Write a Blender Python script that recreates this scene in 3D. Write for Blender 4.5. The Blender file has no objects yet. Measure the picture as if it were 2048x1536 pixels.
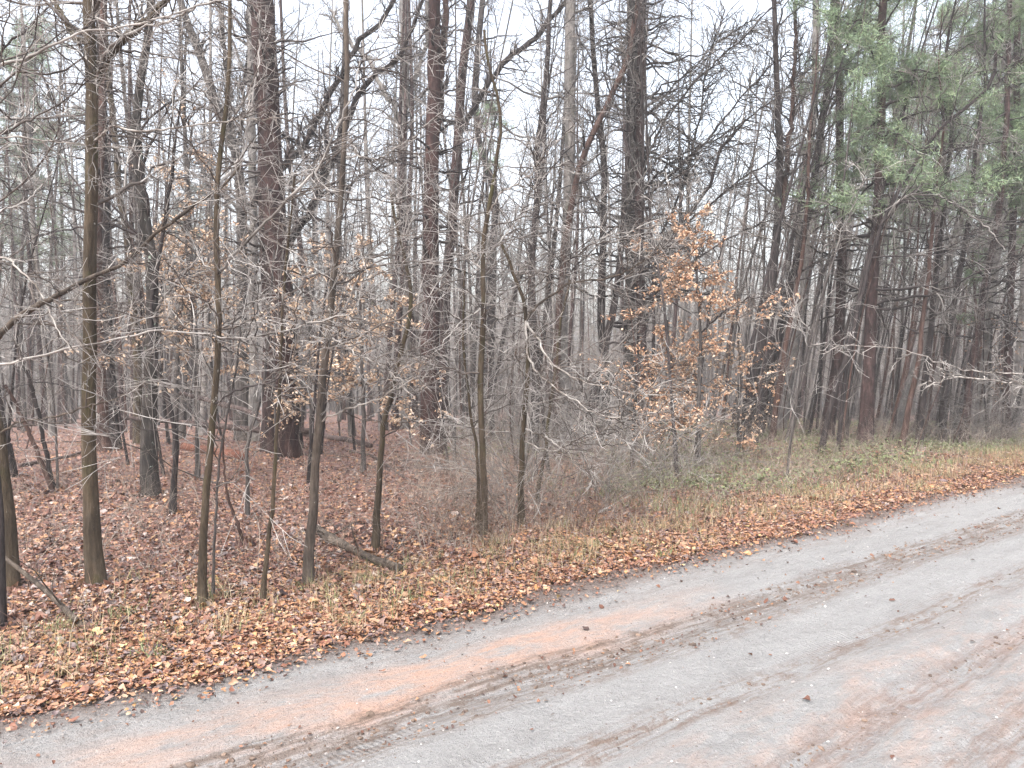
import bpy, math
import numpy as np
from mathutils import Vector, Matrix

# ------------------------------------------------------------------ camera, world, sun, exposure
scene = bpy.context.scene
COL = scene.collection
R = np.random.default_rng(7)
PW, PH, F = 2048.0, 1536.0, 1593.0        # photo pixels, focal length in those pixels
HOR = 720.0                               # eye level in the photo
EYE = 1.65
PITCH = -math.atan((PH / 2 - HOR) / F)

cam_d = bpy.data.cameras.new("camera")
cam = bpy.data.objects.new("camera", cam_d)
COL.objects.link(cam)
cam.location = (0, 0, EYE)
cam.rotation_euler = (math.radians(90) + PITCH, 0, 0)
cam_d.sensor_width = 36
cam_d.lens = 36 * F / PW
cam_d.clip_start = 0.05
cam_d.clip_end = 1000
scene.camera = cam

SUN_EL, SUN_AZ = 60.0, 215.0              # azimuth clockwise from +Y; the sun is behind thin cloud
w = bpy.data.worlds.new("World")
scene.world = w
w.use_nodes = True
nt = w.node_tree
nt.nodes.clear()
sky = nt.nodes.new("ShaderNodeTexSky")
sky.sky_type = 'NISHITA'
sky.sun_disc = False
sky.sun_elevation = math.radians(SUN_EL)
sky.sun_rotation = math.radians(SUN_AZ)
sky.air_density = 1.2
sky.dust_density = 6.0
sky.ozone_density = 1.0
hsv = nt.nodes.new("ShaderNodeHueSaturation")
hsv.inputs['Saturation'].default_value = 0.48
bg = nt.nodes.new("ShaderNodeBackground")
bg.inputs['Strength'].default_value = 0.15
wo = nt.nodes.new("ShaderNodeOutputWorld")
nt.links.new(sky.outputs[0], hsv.inputs['Color'])
nt.links.new(hsv.outputs[0], bg.inputs['Color'])
nt.links.new(bg.outputs[0], wo.inputs['Surface'])

sd = bpy.data.lights.new("sun", 'SUN')
sd.energy = 0.7
sd.angle = math.radians(25)
sd.color = (1.0, 0.97, 0.93)
sun = bpy.data.objects.new("sun", sd)
COL.objects.link(sun)
_az, _el = math.radians(SUN_AZ), math.radians(SUN_EL)
sdir = Vector((math.sin(_az) * math.cos(_el), math.cos(_az) * math.cos(_el), math.sin(_el)))
sun.rotation_euler = sdir.to_track_quat('Z', 'Y').to_euler()
sun.location = sdir * 50

scene.view_settings.view_transform = 'Standard'
scene.view_settings.look = 'None'
scene.view_settings.exposure = 1.92
scene.view_settings.gamma = 1.0
cy = scene.cycles
cy.use_denoising = True
cy.denoiser = 'OPENIMAGEDENOISE'
cy.denoising_input_passes = 'RGB_ALBEDO_NORMAL'
cy.denoising_prefilter = 'NONE'
cy.sample_clamp_indirect = 4.0
cy.max_bounces = 4
cy.diffuse_bounces = 3
cy.glossy_bounces = 2
cy.transmission_bounces = 2
cy.volume_bounces = 0
cy.transparent_max_bounces = 4

# ------------------------------------------------------------------ helpers: terrain and projection
P0 = np.array([0.0, 5.48])                # a point of the road's far edge
U = np.array([0.78, 0.6258]); U = U / np.linalg.norm(U)     # along the road
NRM = np.array([-U[1], U[0]])             # away from the road, into the wood

def smooth(a, b, x):
    t = np.clip((x - a) / (b - a), 0, 1)
    return t * t * (3 - 2 * t)

def road_t(x, y):
    return (x - P0[0]) * NRM[0] + (y - P0[1]) * NRM[1]

def road_s(x, y):
    return (x - P0[0]) * U[0] + (y - P0[1]) * U[1]

def base_h(x, y):
    d = np.sqrt(x * x + y * y)
    e = np.maximum(d - 15.5, 0)
    return -0.052 * (e * e / (e + 3.0))

def bumps(x, y):
    return (0.035 * np.sin(x * 1.3 + 0.7 * y + 1.0) * np.cos(y * 1.1 - 0.4 * x) + 0.022 * np.sin(2.9 * x - 1.7 * y)
            + 0.012 * np.sin(5.3 * x + 4.1 * y + 2.0) + 0.05 * np.sin(0.37 * x + 0.5) * np.sin(0.43 * y))

def edge_wob(s):
    return 0.05 * np.sin(s * 1.7) + 0.035 * np.sin(s * 4.1 + 1) + 0.02 * np.sin(s * 9.3 + 2)

def ground_h(x, y):
    x = np.asarray(x, float); y = np.asarray(y, float)
    t = road_t(x, y)
    m = smooth(0.0, 1.2, t) + smooth(0.2, 1.5, -t - 5.3)
    low = smooth(0.03, -0.12, t) * smooth(-5.5, -5.3, t)
    return base_h(x, y) + bumps(x, y) * m + 0.012 * smooth(0.0, 0.6, t) - 0.16 * low

def hgt(x, y):
    return float(ground_h(x, y))

_cp, _sp = math.cos(PITCH), math.sin(PITCH)
def ray(px, py):
    a = (px - PW / 2) / F
    b = -(py - PH / 2) / F
    return np.array([a, _cp - b * _sp, _sp + b * _cp])

def at(px, py, Y):
    """the point at depth Y seen at photo pixel (px, py)"""
    d = ray(px, py)
    return np.array([0, 0, EYE]) + d * (Y / d[1])

def hit(px, py):
    d = ray(px, py)
    Y = 3.0
    while Y < 60:
        p = np.array([0, 0, EYE]) + d * (Y / d[1])
        if p[2] <= hgt(p[0], p[1]):
            return p
        Y += 0.02
    return np.array([0, 0, EYE]) + d * (24.0 / d[1])

# ------------------------------------------------------------------ helpers: meshes
class MB:
    def __init__(self):
        self.v = []; self.f = []; self.mi = []; self.n = 0
    def add(self, V, Fq, mi=0):
        V = np.asarray(V, float).reshape(-1, 3)
        Fq = np.asarray(Fq, np.int64)
        if len(V) == 0 or len(Fq) == 0:
            return self
        self.v.append(V); self.f.append(Fq + self.n); self.mi.append((len(Fq), mi)); self.n += len(V)
        return self
    def tubes(self, P, Rd, k=4, mi=0, knob=0.0):
        P = np.asarray(P, float); Rd = np.asarray(Rd, float)
        if P.ndim == 2:
            P = P[None]; Rd = Rd[None]
        M, N, _ = P.shape
        if M == 0:
            return self
        T = np.gradient(P, axis=1)
        T /= np.linalg.norm(T, axis=2, keepdims=True) + 1e-9
        D = P[:, -1] - P[:, 0]
        D /= np.linalg.norm(D, axis=1, keepdims=True) + 1e-9
        ref = np.where(np.abs(D[:, 2:3]) < 0.8, np.array([[0, 0, 1.0]]), np.array([[1.0, 0.13, 0]]))
        Uv = np.cross(T, ref[:, None, :]); Uv /= np.linalg.norm(Uv, axis=2, keepdims=True) + 1e-9
        Vv = np.cross(T, Uv)
        a = np.arange(k) * 2 * math.pi / k
        rr = Rd[:, :, None] * np.ones((1, 1, k))
        if knob:
            ph = R.uniform(0, 6.28, (M, 1, 4)); tt = np.linspace(0, 1, N)[None, :, None]
            lob = 1 + knob * (np.sin(2 * a[None, None] + ph[:, :, :1] + 9 * tt) + 0.7 * np.sin(3 * a[None, None] + ph[:, :, 1:2] - 14 * tt)
                              + 0.5 * np.sin(5 * a[None, None] + ph[:, :, 2:3] + 31 * tt))
            rr = rr * lob
        V = (P[:, :, None, :] + rr[..., None] * (np.cos(a)[None, None, :, None] * Uv[:, :, None, :] + np.sin(a)[None, None, :, None] * Vv[:, :, None, :]))
        idx = np.arange(M * N * k).reshape(M, N, k)
        q = np.stack([idx[:, :-1], np.roll(idx[:, :-1], -1, 2), np.roll(idx[:, 1:], -1, 2), idx[:, 1:]], -1)
        return self.add(V.reshape(-1, 3), q.reshape(-1, 4), mi)
    def build(self, name, mats, parent=None, origin=None, smooth_=True, link=True):
        me = bpy.data.meshes.new(name)
        if self.v:
            V = np.concatenate(self.v)
            if origin is not None:
                V = V - np.asarray(origin)[None]
            loops = np.concatenate([f.ravel() for f in self.f])
            sizes = np.concatenate([np.full(len(f), f.shape[1]) for f in self.f])
            starts = np.concatenate([[0], np.cumsum(sizes)[:-1]])
            me.vertices.add(len(V)); me.vertices.foreach_set("co", V.astype(np.float32).ravel())
            me.loops.add(len(loops)); me.loops.foreach_set("vertex_index", loops.astype(np.int32))
            me.polygons.add(len(sizes)); me.polygons.foreach_set("loop_start", starts.astype(np.int32))
            me.polygons.foreach_set("material_index", np.concatenate([np.full(c, m) for c, m in self.mi]).astype(np.int32))
            me.update(calc_edges=True)
            me.polygons.foreach_set("use_smooth", np.full(len(sizes), smooth_))
        for m in (mats if isinstance(mats, (list, tuple)) else [mats]):
            me.materials.append(m)
        o = bpy.data.objects.new(name, me)
        COL.objects.link(o)
        if parent is not None:
            o.parent = parent
        return o

def tag(o, label=None, cat=None, group=None, kind=None):
    if label: o['label'] = label
    if cat: o['category'] = cat
    if group: o['group'] = group
    if kind: o['kind'] = kind
    return o

def empty(name, loc):
    o = bpy.data.objects.new(name, None)
    o.empty_display_size = 0.1
    COL.objects.link(o)
    o.location = tuple(float(c) for c in loc)
    return o

def copy_tree(src, loc, rz=0, sc=1.0, tilt=(0, 0)):
    c = src.copy(); COL.objects.link(c)
    c.location = tuple(float(v) for v in loc); c.rotation_euler = (tilt[0], tilt[1], rz); c.scale = (sc, sc, sc)
    for ch in src.children:
        d = ch.copy(); COL.objects.link(d); d.parent = c
    return c

# ------------------------------------------------------------------ helpers: growth
def unit(v):
    return v / (np.linalg.norm(v, axis=-1, keepdims=True) + 1e-9)

def grow(S, D, L, r0, r1, N, wander=0.2, up=0.0, kink=0.0):
    M = len(S)
    P = np.zeros((M, N, 3)); P[:, 0] = S
    D = unit(D.copy()); L = np.broadcast_to(L, (M,)); st = (L / (N - 1))[:, None]
    for i in range(1, N):
        D = D + wander * R.normal(0, 1, (M, 3)); D[:, 2] += up
        D = unit(D)
        P[:, i] = P[:, i - 1] + D * st
    t = np.linspace(0, 1, N)[None]
    r0 = np.broadcast_to(r0, (M,))[:, None]; r1 = np.broadcast_to(r1, (M,))[:, None]
    return P, r0 * (1 - t) + r1 * t

def spawn(P, Rd, n, t0, t1, ang, dang, rfac, rmin, azup=0.0):
    """n children per parent polyline; returns start, direction, parent radius, position along the parent"""
    M, N, _ = P.shape
    pi = np.repeat(np.arange(M), n)
    t = R.uniform(t0, t1, len(pi)) * (N - 1)
    i = np.minimum(t.astype(int), N - 2); f = (t - i)[:, None]
    S = P[pi, i] * (1 - f) + P[pi, i + 1] * f
    T = unit(P[pi, i + 1] - P[pi, i])
    pr = Rd[pi, i] * (1 - f[:, 0]) + Rd[pi, i + 1] * f[:, 0]
    rv = unit(R.normal(0, 1, (len(pi), 3)) + np.array([0, 0, azup]))
    W = unit(np.cross(T, rv))
    if azup:
        W = unit(rv - (rv * T).sum(1, keepdims=True) * T)
    a = np.radians(R.normal(ang, dang, len(pi)))[:, None]
    D = T * np.cos(a) + W * np.sin(a)
    return S, D, np.maximum(pr * rfac, rmin), t / (N - 1)

def resample(pts, n, wig=0.0):
    pts = np.asarray(pts, float)
    d = np.concatenate([[0], np.cumsum(np.linalg.norm(np.diff(pts[:, :3], axis=0), axis=1))])
    u = np.linspace(0, d[-1], n)
    Q = np.stack([np.interp(u, d, pts[:, j]) for j in range(pts.shape[1])], 1)
    K = Q.copy()
    K[1:-1] = 0.25 * Q[:-2] + 0.5 * Q[1:-1] + 0.25 * Q[2:]
    if wig:
        K[1:-1, :3] += R.normal(0, wig, (n - 2, 3))
    return K

# ------------------------------------------------------------------ materials
def new_mat(name):
    m = bpy.data.materials.new(name); m.use_nodes = True
    t = m.node_tree; t.nodes.clear()
    out = t.nodes.new("ShaderNodeOutputMaterial"); b = t.nodes.new("ShaderNodeBsdfPrincipled")
    t.links.new(b.outputs[0], out.inputs[0])
    return m, t, b

def ramp(t, stops, interp='LINEAR'):
    r = t.nodes.new("ShaderNodeValToRGB"); r.color_ramp.interpolation = interp
    e = r.color_ramp.elements
    while len(e) < len(stops): e.new(0.5)
    for i, (p, c) in enumerate(stops):
        e[i].position = p
        e[i].color = (c[0], c[1], c[2], 1) if len(c) == 3 else c
    return r

def noise(t, vec, scale, detail=4, rough=0.6):
    n = t.nodes.new("ShaderNodeTexNoise")
    n.inputs['Scale'].default_value = scale; n.inputs['Detail'].default_value = detail; n.inputs['Roughness'].default_value = rough
    if vec is not None: t.links.new(vec, n.inputs['Vector'])
    return n

def mapping(t, sc, kind='Object'):
    tc = t.nodes.new("ShaderNodeTexCoord"); mp = t.nodes.new("ShaderNodeMapping")
    mp.inputs['Scale'].default_value = sc
    t.links.new(tc.outputs[kind], mp.inputs['Vector'])
    return mp.outputs[0]

def mixc(t, fac, a, b, mode='MIX'):
    m = t.nodes.new("ShaderNodeMix"); m.data_type = 'RGBA'; m.blend_type = mode
    for v, s in ((fac, m.inputs[0]), (a, m.inputs[6]), (b, m.inputs[7])):
        if hasattr(v, 'links'): t.links.new(v, s)
        else: s.default_value = v if not isinstance(v, tuple) else (v + (1,) if len(v) == 3 else v)
    return m.outputs[2]

def math_(t, op, a, b=None, clamp=False):
    m = t.nodes.new("ShaderNodeMath"); m.operation = op; m.use_clamp = clamp
    for v, s in ((a, m.inputs[0]), (b, m.inputs[1])):
        if v is None: continue
        if hasattr(v, 'links'): t.links.new(v, s)
        else: s.default_value = v
    return m.outputs[0]

def bump(t, b, h, strength, dist):
    n = t.nodes.new("ShaderNodeBump"); n.inputs['Strength'].default_value = strength; n.inputs['Distance'].default_value = dist
    t.links.new(h, n.inputs['Height']); t.links.new(n.outputs[0], b.inputs['Normal'])

def bark(name, dark, mid, light, spots=None, spot_amt=0.35, moss=None, moss_amt=0.4, zsq=0.18, scale=22, rough=0.85, vary=0.25):
    m, t, b = new_mat(name)
    v = mapping(t, (1, 1, zsq))
    n1 = noise(t, v, scale, 6, 0.7)
    r1 = ramp(t, [(0.3, dark), (0.5, mid), (0.72, light)])
    t.links.new(n1.outputs[0], r1.inputs[0])
    col = r1.outputs[0]
    v2 = mapping(t, (1, 1, 0.6))
    n2 = noise(t, v2, 5.0, 5, 0.7)
    r2 = ramp(t, [(0.35, (0.58, 0.58, 0.60)), (0.65, (1.35, 1.30, 1.26))])
    t.links.new(n2.outputs[0], r2.inputs[0])
    col = mixc(t, 1.0, col, r2.outputs[0], 'MULTIPLY')
    if moss:
        n3 = noise(t, v2, 4.5, 5, 0.7)
        r3 = ramp(t, [(1 - moss_amt - 0.06, (0, 0, 0)), (1 - moss_amt + 0.1, (1, 1, 1))])
        t.links.new(n3.outputs[0], r3.inputs[0])
        col = mixc(t, r3.outputs[0], col, moss)
    if spots:
        n4 = noise(t, mapping(t, (1, 1, 0.7)), 13, 5, 0.75)
        r4 = ramp(t, [(1 - spot_amt, (0, 0, 0)), (1 - spot_amt + 0.05, (1, 1, 1))])
        t.links.new(n4.outputs[0], r4.inputs[0])
        col = mixc(t, r4.outputs[0], col, spots)
    oi = t.nodes.new("ShaderNodeObjectInfo")
    k = math_(t, 'MULTIPLY_ADD', oi.outputs['Random'], vary)
    t.nodes[-1].inputs[2].default_value = 1 - vary / 2
    cc = t.nodes.new("ShaderNodeCombineColor")
    for i in range(3): t.links.new(k, cc.inputs[i])
    col = mixc(t, 1.0, col, cc.outputs[0], 'MULTIPLY')
    t.links.new(col, b.inputs['Base Color'])
    b.inputs['Roughness'].default_value = rough
    b.inputs['Specular IOR Level'].default_value = 0.3
    bump(t, b, n1.outputs[0], 1.0, 0.03)
    return m

M_PINE = bark("pine_bark", (0.013, 0.008, 0.008), (0.044, 0.027, 0.026), (0.105, 0.070, 0.066), spots=(0.22, 0.20, 0.20), spot_amt=0.25, zsq=0.3, scale=16)
M_PINE2 = bark("red_pine_bark", (0.008, 0.005, 0.005), (0.034, 0.017, 0.016), (0.080, 0.046, 0.042), spots=(0.20, 0.16, 0.16), spot_amt=0.25, zsq=0.3, scale=14)
M_OLIVE = bark("olive_bark", (0.022, 0.016, 0.011), (0.062, 0.046, 0.030), (0.125, 0.100, 0.072), spots=(0.36, 0.34, 0.30), spot_amt=0.36, moss=(0.055, 0.050, 0.020), moss_amt=0.42, scale=20)
M_DARK = bark("dark_wet_bark", (0.010, 0.008, 0.009), (0.030, 0.024, 0.024), (0.075, 0.063, 0.062), spots=(0.22, 0.23, 0.21), spot_amt=0.27)
M_LICHEN = bark("lichen_bark", (0.013, 0.012, 0.011), (0.038, 0.033, 0.030), (0.085, 0.080, 0.075), spots=(0.34, 0.40, 0.33), spot_amt=0.38)
M_PALE = bark("pale_grey_bark", (0.10, 0.093, 0.088), (0.19, 0.180, 0.172), (0.28, 0.27, 0.26), moss=(0.10, 0.10, 0.07), moss_amt=0.4)
M_RED = bark("reddish_bark", (0.024, 0.013, 0.011), (0.066, 0.038, 0.031), (0.13, 0.092, 0.080))
M_GREY = bark("grey_bark", (0.030, 0.026, 0.024), (0.075, 0.067, 0.063), (0.15, 0.138, 0.132))
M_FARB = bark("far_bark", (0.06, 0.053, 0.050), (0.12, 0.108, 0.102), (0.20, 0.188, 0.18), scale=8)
M_LOG = bark("log_bark", (0.025, 0.016, 0.015), (0.075, 0.054, 0.050), (0.18, 0.15, 0.14), scale=14)
M_REDLOG = bark("rotten_log_wood", (0.07, 0.025, 0.016), (0.15, 0.058, 0.036), (0.24, 0.11, 0.08), scale=14)
M_STICK = bark("stick_bark", (0.028, 0.022, 0.018), (0.080, 0.064, 0.052), (0.17, 0.145, 0.12), spots=(0.36, 0.34, 0.31), spot_amt=0.34, scale=20)

def twig_mat(name, a, b_, sc=1.3):
    m, t, b = new_mat(name)
    n = noise(t, mapping(t, (1, 1, 1)), sc, 3, 0.6)
    r = ramp(t, [(0.35, a), (0.65, b_)])
    t.links.new(n.outputs[0], r.inputs[0]); t.links.new(r.outputs[0], b.inputs['Base Color'])
    b.inputs['Roughness'].default_value = 0.75
    b.inputs['Specular IOR Level'].default_value = 0.3
    return m
TW_PALE = twig_mat("pale_twigs", (0.09, 0.077, 0.069), (0.48, 0.455, 0.43), 3.0)
TW_WHITE = twig_mat("whitish_branch", (0.10, 0.080, 0.065), (0.44, 0.41, 0.38), 9.0)
TW_BROWN = twig_mat("brown_twigs", (0.032, 0.024, 0.021), (0.15, 0.125, 0.11))
TW_DARK = twig_mat("dark_twigs", (0.014, 0.011, 0.012), (0.070, 0.058, 0.056))
TW_GREY = twig_mat("grey_twigs", (0.055, 0.048, 0.044), (0.27, 0.255, 0.24))
TW_TAN = twig_mat("tan_stems", (0.10, 0.072, 0.055), (0.36, 0.315, 0.27), 2.0)
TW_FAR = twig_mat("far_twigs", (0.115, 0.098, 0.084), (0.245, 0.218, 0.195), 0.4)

def leaf_mat(name, stops, rough=0.55, spec=0.4, trans=0.0):
    m, t, b = new_mat(name)
    g = t.nodes.new("ShaderNodeNewGeometry")
    r = ramp(t, stops, 'CONSTANT')
    t.links.new(g.outputs['Random Per Island'], r.inputs[0])
    n = noise(t, mapping(t, (1, 1, 1)), 35, 3, 0.6)
    r2 = ramp(t, [(0.3, (0.7, 0.7, 0.7)), (0.7, (1.2, 1.2, 1.2))])
    t.links.new(n.outputs[0], r2.inputs[0])
    c = mixc(t, 1.0, r.outputs[0], r2.outputs[0], 'MULTIPLY')
    t.links.new(c, b.inputs['Base Color'])
    b.inputs['Roughness'].default_value = rough
    b.inputs['Specular IOR Level'].default_value = spec
    return m
L_WOOD = leaf_mat("wet_leaf_litter", [(0.0, (0.112, 0.056, 0.046)), (0.16, (0.168, 0.078, 0.056)), (0.32, (0.224, 0.112, 0.077)), (0.46, (0.067, 0.044, 0.045)),
                                      (0.58, (0.280, 0.165, 0.115)), (0.70, (0.202, 0.165, 0.156)), (0.80, (0.336, 0.177, 0.090)), (0.90, (0.381, 0.311, 0.275)), (0.96, (0.403, 0.244, 0.125))], 0.5, 0.4)
L_VERGE = leaf_mat("verge_leaves", [(0.0, (0.163, 0.069, 0.043)), (0.16, (0.230, 0.106, 0.060)), (0.30, (0.288, 0.148, 0.082)), (0.41, (0.082, 0.049, 0.042)), (0.52, (0.326, 0.194, 0.121)),
                                    (0.64, (0.211, 0.136, 0.112)), (0.74, (0.346, 0.176, 0.076)), (0.82, (0.134, 0.095, 0.095)), (0.93, (0.413, 0.298, 0.205)), (0.98, (0.413, 0.307, 0.146))], 0.5, 0.4)
L_BEECH = leaf_mat("beech_leaves", [(0.0, (0.52, 0.32, 0.20)), (0.25, (0.60, 0.42, 0.29)), (0.5, (0.44, 0.24, 0.14)), (0.7, (0.64, 0.48, 0.36)), (0.88, (0.30, 0.16, 0.10))], 0.6, 0.3)
L_TAN = leaf_mat("tan_beech_leaves", [(0.0, (0.50, 0.36, 0.25)), (0.3, (0.60, 0.46, 0.34)), (0.6, (0.44, 0.28, 0.18)), (0.82, (0.64, 0.52, 0.42))], 0.6, 0.3)
L_GREEN = leaf_mat("green_ground_cover", [(0.0, (0.12, 0.155, 0.065)), (0.3, (0.16, 0.19, 0.085)), (0.6, (0.20, 0.215, 0.105)), (0.8, (0.09, 0.115, 0.05)), (0.93, (0.25, 0.20, 0.12))], 0.55, 0.35)
L_GREENG = leaf_mat("green_grass_blades", [(0.0, (0.15, 0.19, 0.09)), (0.35, (0.19, 0.225, 0.11)), (0.65, (0.24, 0.24, 0.13)), (0.85, (0.12, 0.155, 0.07))], 0.7, 0.2)
L_GRASS = leaf_mat("dry_grass", [(0.0, (0.32, 0.24, 0.15)), (0.3, (0.24, 0.16, 0.095)), (0.5, (0.20, 0.20, 0.095)), (0.68, (0.40, 0.32, 0.21)), (0.85, (0.15, 0.18, 0.075))], 0.7, 0.25)
L_STRAW = leaf_mat("dry_weeds", [(0.0, (0.26, 0.165, 0.12)), (0.3, (0.19, 0.115, 0.09)), (0.55, (0.32, 0.24, 0.175)), (0.8, (0.24, 0.21, 0.18))], 0.8, 0.2)
L_NEEDLE = leaf_mat("pine_needles", [(0.0, (0.16, 0.235, 0.14)), (0.3, (0.20, 0.28, 0.16)), (0.6, (0.25, 0.32, 0.175)), (0.85, (0.18, 0.22, 0.16))], 0.6, 0.3)
L_NEEDLE2 = leaf_mat("dull_pine_needles", [(0.0, (0.13, 0.155, 0.125)), (0.4, (0.17, 0.195, 0.155)), (0.75, (0.21, 0.225, 0.17))], 0.7, 0.2)
L_STONE = leaf_mat("stones", [(0.0, (0.38, 0.37, 0.36)), (0.3, (0.26, 0.24, 0.23)), (0.55, (0.46, 0.45, 0.43)), (0.8, (0.20, 0.17, 0.16))], 0.6, 0.4)
L_CLOD = leaf_mat("mud_clods", [(0.0, (0.13, 0.095, 0.075)), (0.4, (0.18, 0.13, 0.10)), (0.7, (0.10, 0.075, 0.062))], 0.8, 0.2)
L_DEBRIS = leaf_mat("road_leaf_bits", [(0.0, (0.10, 0.045, 0.030)), (0.35, (0.17, 0.085, 0.055)), (0.6, (0.07, 0.045, 0.040)), (0.8, (0.26, 0.14, 0.08))], 0.6, 0.3)

def ground_mat():
    m, t, b = new_mat("forest_floor")
    v = mapping(t, (1, 1, 1))
    vo = t.nodes.new("ShaderNodeTexVoronoi"); vo.inputs['Scale'].default_value = 26
    nd = noise(t, v, 9, 3, 0.6)
    vm = t.nodes.new("ShaderNodeVectorMath"); vm.operation = 'MULTIPLY_ADD'
    t.links.new(nd.outputs['Color'], vm.inputs[0]); vm.inputs[1].default_value = (0.12, 0.12, 0.12); t.links.new(v, vm.inputs[2])
    t.links.new(vm.outputs[0], vo.inputs['Vector'])
    sep = t.nodes.new("ShaderNodeSeparateColor"); t.links.new(vo.outputs['Color'], sep.inputs[0])
    r = ramp(t, [(0.0, (0.075, 0.034, 0.030)), (0.2, (0.14, 0.062, 0.045)), (0.4, (0.19, 0.095, 0.068)), (0.55, (0.055, 0.034, 0.034)), (0.68, (0.24, 0.14, 0.10)), (0.8, (0.18, 0.13, 0.12)), (0.92, (0.34, 0.21, 0.13))], 'CONSTANT')
    t.links.new(sep.outputs[0], r.inputs[0])
    n2 = noise(t, v, 0.6, 4, 0.6)
    r2 = ramp(t, [(0.35, (0.75, 0.75, 0.78)), (0.65, (1.2, 1.15, 1.1))]); t.links.new(n2.outputs[0], r2.inputs[0])
    c = mixc(t, 1.0, r.outputs[0], r2.outputs[0], 'MULTIPLY')
    t.links.new(c, b.inputs['Base Color']); b.inputs['Roughness'].default_value = 0.6
    bump(t, b, vo.outputs['Distance'], 0.6, 0.02)
    return m
M_GROUND = ground_mat()

def road_mat():
    m, t, b = new_mat("dirt_road")
    tc = t.nodes.new("ShaderNodeTexCoord")
    sep = t.nodes.new("ShaderNodeSeparateXYZ"); t.links.new(tc.outputs['Object'], sep.inputs[0])
    S, T = sep.outputs[0], sep.outputs[1]
    def band(c, wd, soft):
        d = math_(t, 'ABSOLUTE', math_(t, 'SUBTRACT', Tw, c))
        mr = t.nodes.new("ShaderNodeMapRange"); mr.interpolation_type = 'SMOOTHSTEP'
        t.links.new(d, mr.inputs[0]); mr.inputs[1].default_value = wd + soft; mr.inputs[2].default_value = wd
        mr.inputs[3].default_value = 0; mr.inputs[4].default_value = 1
        return mr.outputs[0]
    def vec(sx, sy):
        mp = t.nodes.new("ShaderNodeMapping"); mp.inputs['Scale'].default_value = (sx, sy, 1)
        t.links.new(tc.outputs['Object'], mp.inputs[0]); return mp.outputs[0]
    wv = noise(t, vec(0.35, 1.2), 1.0, 3, 0.6)
    Tw = math_(t, 'ADD', T, math_(t, 'MULTIPLY', math_(t, 'SUBTRACT', wv.outputs[0], 0.5), 0.35))
    fine = noise(t, vec(1, 1), 55, 5, 0.75)
    mid = noise(t, vec(0.6, 2.0), 3.5, 5, 0.65)
    base = ramp(t, [(0.22, (0.205, 0.200, 0.196)), (0.5, (0.258, 0.256, 0.254)), (0.78, (0.298, 0.297, 0.296))])
    t.links.new(mid.outputs[0], base.inputs[0])
    fr = ramp(t, [(0.25, (0.78, 0.76, 0.75)), (0.45, (0.99, 0.99, 0.99)), (0.75, (1.14, 1.14, 1.14))]); t.links.new(fine.outputs[0], fr.inputs[0])
    col = mixc(t, 1.0, base.outputs[0], fr.outputs[0], 'MULTIPLY')
    # orange clay showing through, broken up
    pn = noise(t, vec(0.55, 1.6), 1.6, 6, 0.7)
    def masked(bandv, lo, hi, n=pn, amt=1.0):
        rr = ramp(t, [(lo, (0, 0, 0)), (hi, (1, 1, 1))]); t.links.new(n.outputs[0], rr.inputs[0])
        return math_(t, 'MULTIPLY', math_(t, 'MULTIPLY', bandv, rr.outputs[0]), amt)
    pn2 = noise(t, vec(0.5, 1.4), 4.0, 6, 0.75)
    sg = t.nodes.new("ShaderNodeMapRange"); t.links.new(S, sg.inputs[0]); sg.inputs[1].default_value = 1.5; sg.inputs[2].default_value = -0.3
    sg.inputs[3].default_value = 0; sg.inputs[4].default_value = 1
    sg2 = t.nodes.new("ShaderNodeMapRange"); t.links.new(S, sg2.inputs[0]); sg2.inputs[1].default_value = -4.0; sg2.inputs[2].default_value = -1.6
    sg2.inputs[3].default_value = 0.12; sg2.inputs[4].default_value = 1
    o1 = math_(t, 'MULTIPLY', masked(band(-0.80, 0.13, 0.28), 0.36, 0.60, pn2), math_(t, 'MULTIPLY', sg.outputs[0], sg2.outputs[0]))
    col = mixc(t, math_(t, 'MULTIPLY', o1, 0.85), col, (0.45, 0.275, 0.20))
    o2 = masked(band(-3.3, 1.0, 0.35), 0.44, 0.66, pn2, 0.65)
    col = mixc(t, o2, col, (0.37, 0.262, 0.215))
    # wet brown edge by the leaves
    we = masked(band(0.05, 0.16, 0.24), 0.15, 0.5, mid, 0.9)
    col = mixc(t, we, col, (0.13, 0.095, 0.08))
    # tyre tracks: dark streaks with tread lugs
    st = noise(t, vec(1.4, 26), 1.0, 4, 0.7)
    st2 = noise(t, vec(3.5, 30), 1.6, 4, 0.7)
    chunk = noise(t, vec(1.0, 1.6), 7.5, 6, 0.8)
    for c, wd, soft, amt, lo, hi, cc_ in ((-1.12, 0.11, 0.10, 0.85, 0.42, 0.62, (0.12, 0.085, 0.065)), (-1.36, 0.02, 0.10, 0.6, 0.45, 0.62, (0.14, 0.095, 0.07)),
                                          (-1.93, 0.05, 0.11, 0.7, 0.48, 0.62, (0.15, 0.10, 0.075)), (-2.48, 0.05, 0.13, 0.65, 0.42, 0.62, (0.17, 0.115, 0.095)),
                                          (-3.0, 0.10, 0.2, 0.6, 0.45, 0.62, (0.16, 0.10, 0.075)), (-0.36, 0.06, 0.15, 0.35, 0.42, 0.66, (0.20, 0.16, 0.14)),
                                          (-3.6, 0.10, 0.2, 0.6, 0.45, 0.62, (0.16, 0.10, 0.075))):
        bv = band(c, wd, soft)
        col = mixc(t, masked(bv, lo, hi, st, amt), col, cc_)
        col = mixc(t, masked(bv, 0.50, 0.60, chunk, amt), col, cc_)
    # tread lugs across the tracks
    wave = t.nodes.new("ShaderNodeTexWave"); wave.bands_direction = 'X'; wave.inputs['Scale'].default_value = 1.0
    wave.inputs['Distortion'].default_value = 1.5; wave.inputs['Detail'].default_value = 2
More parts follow.
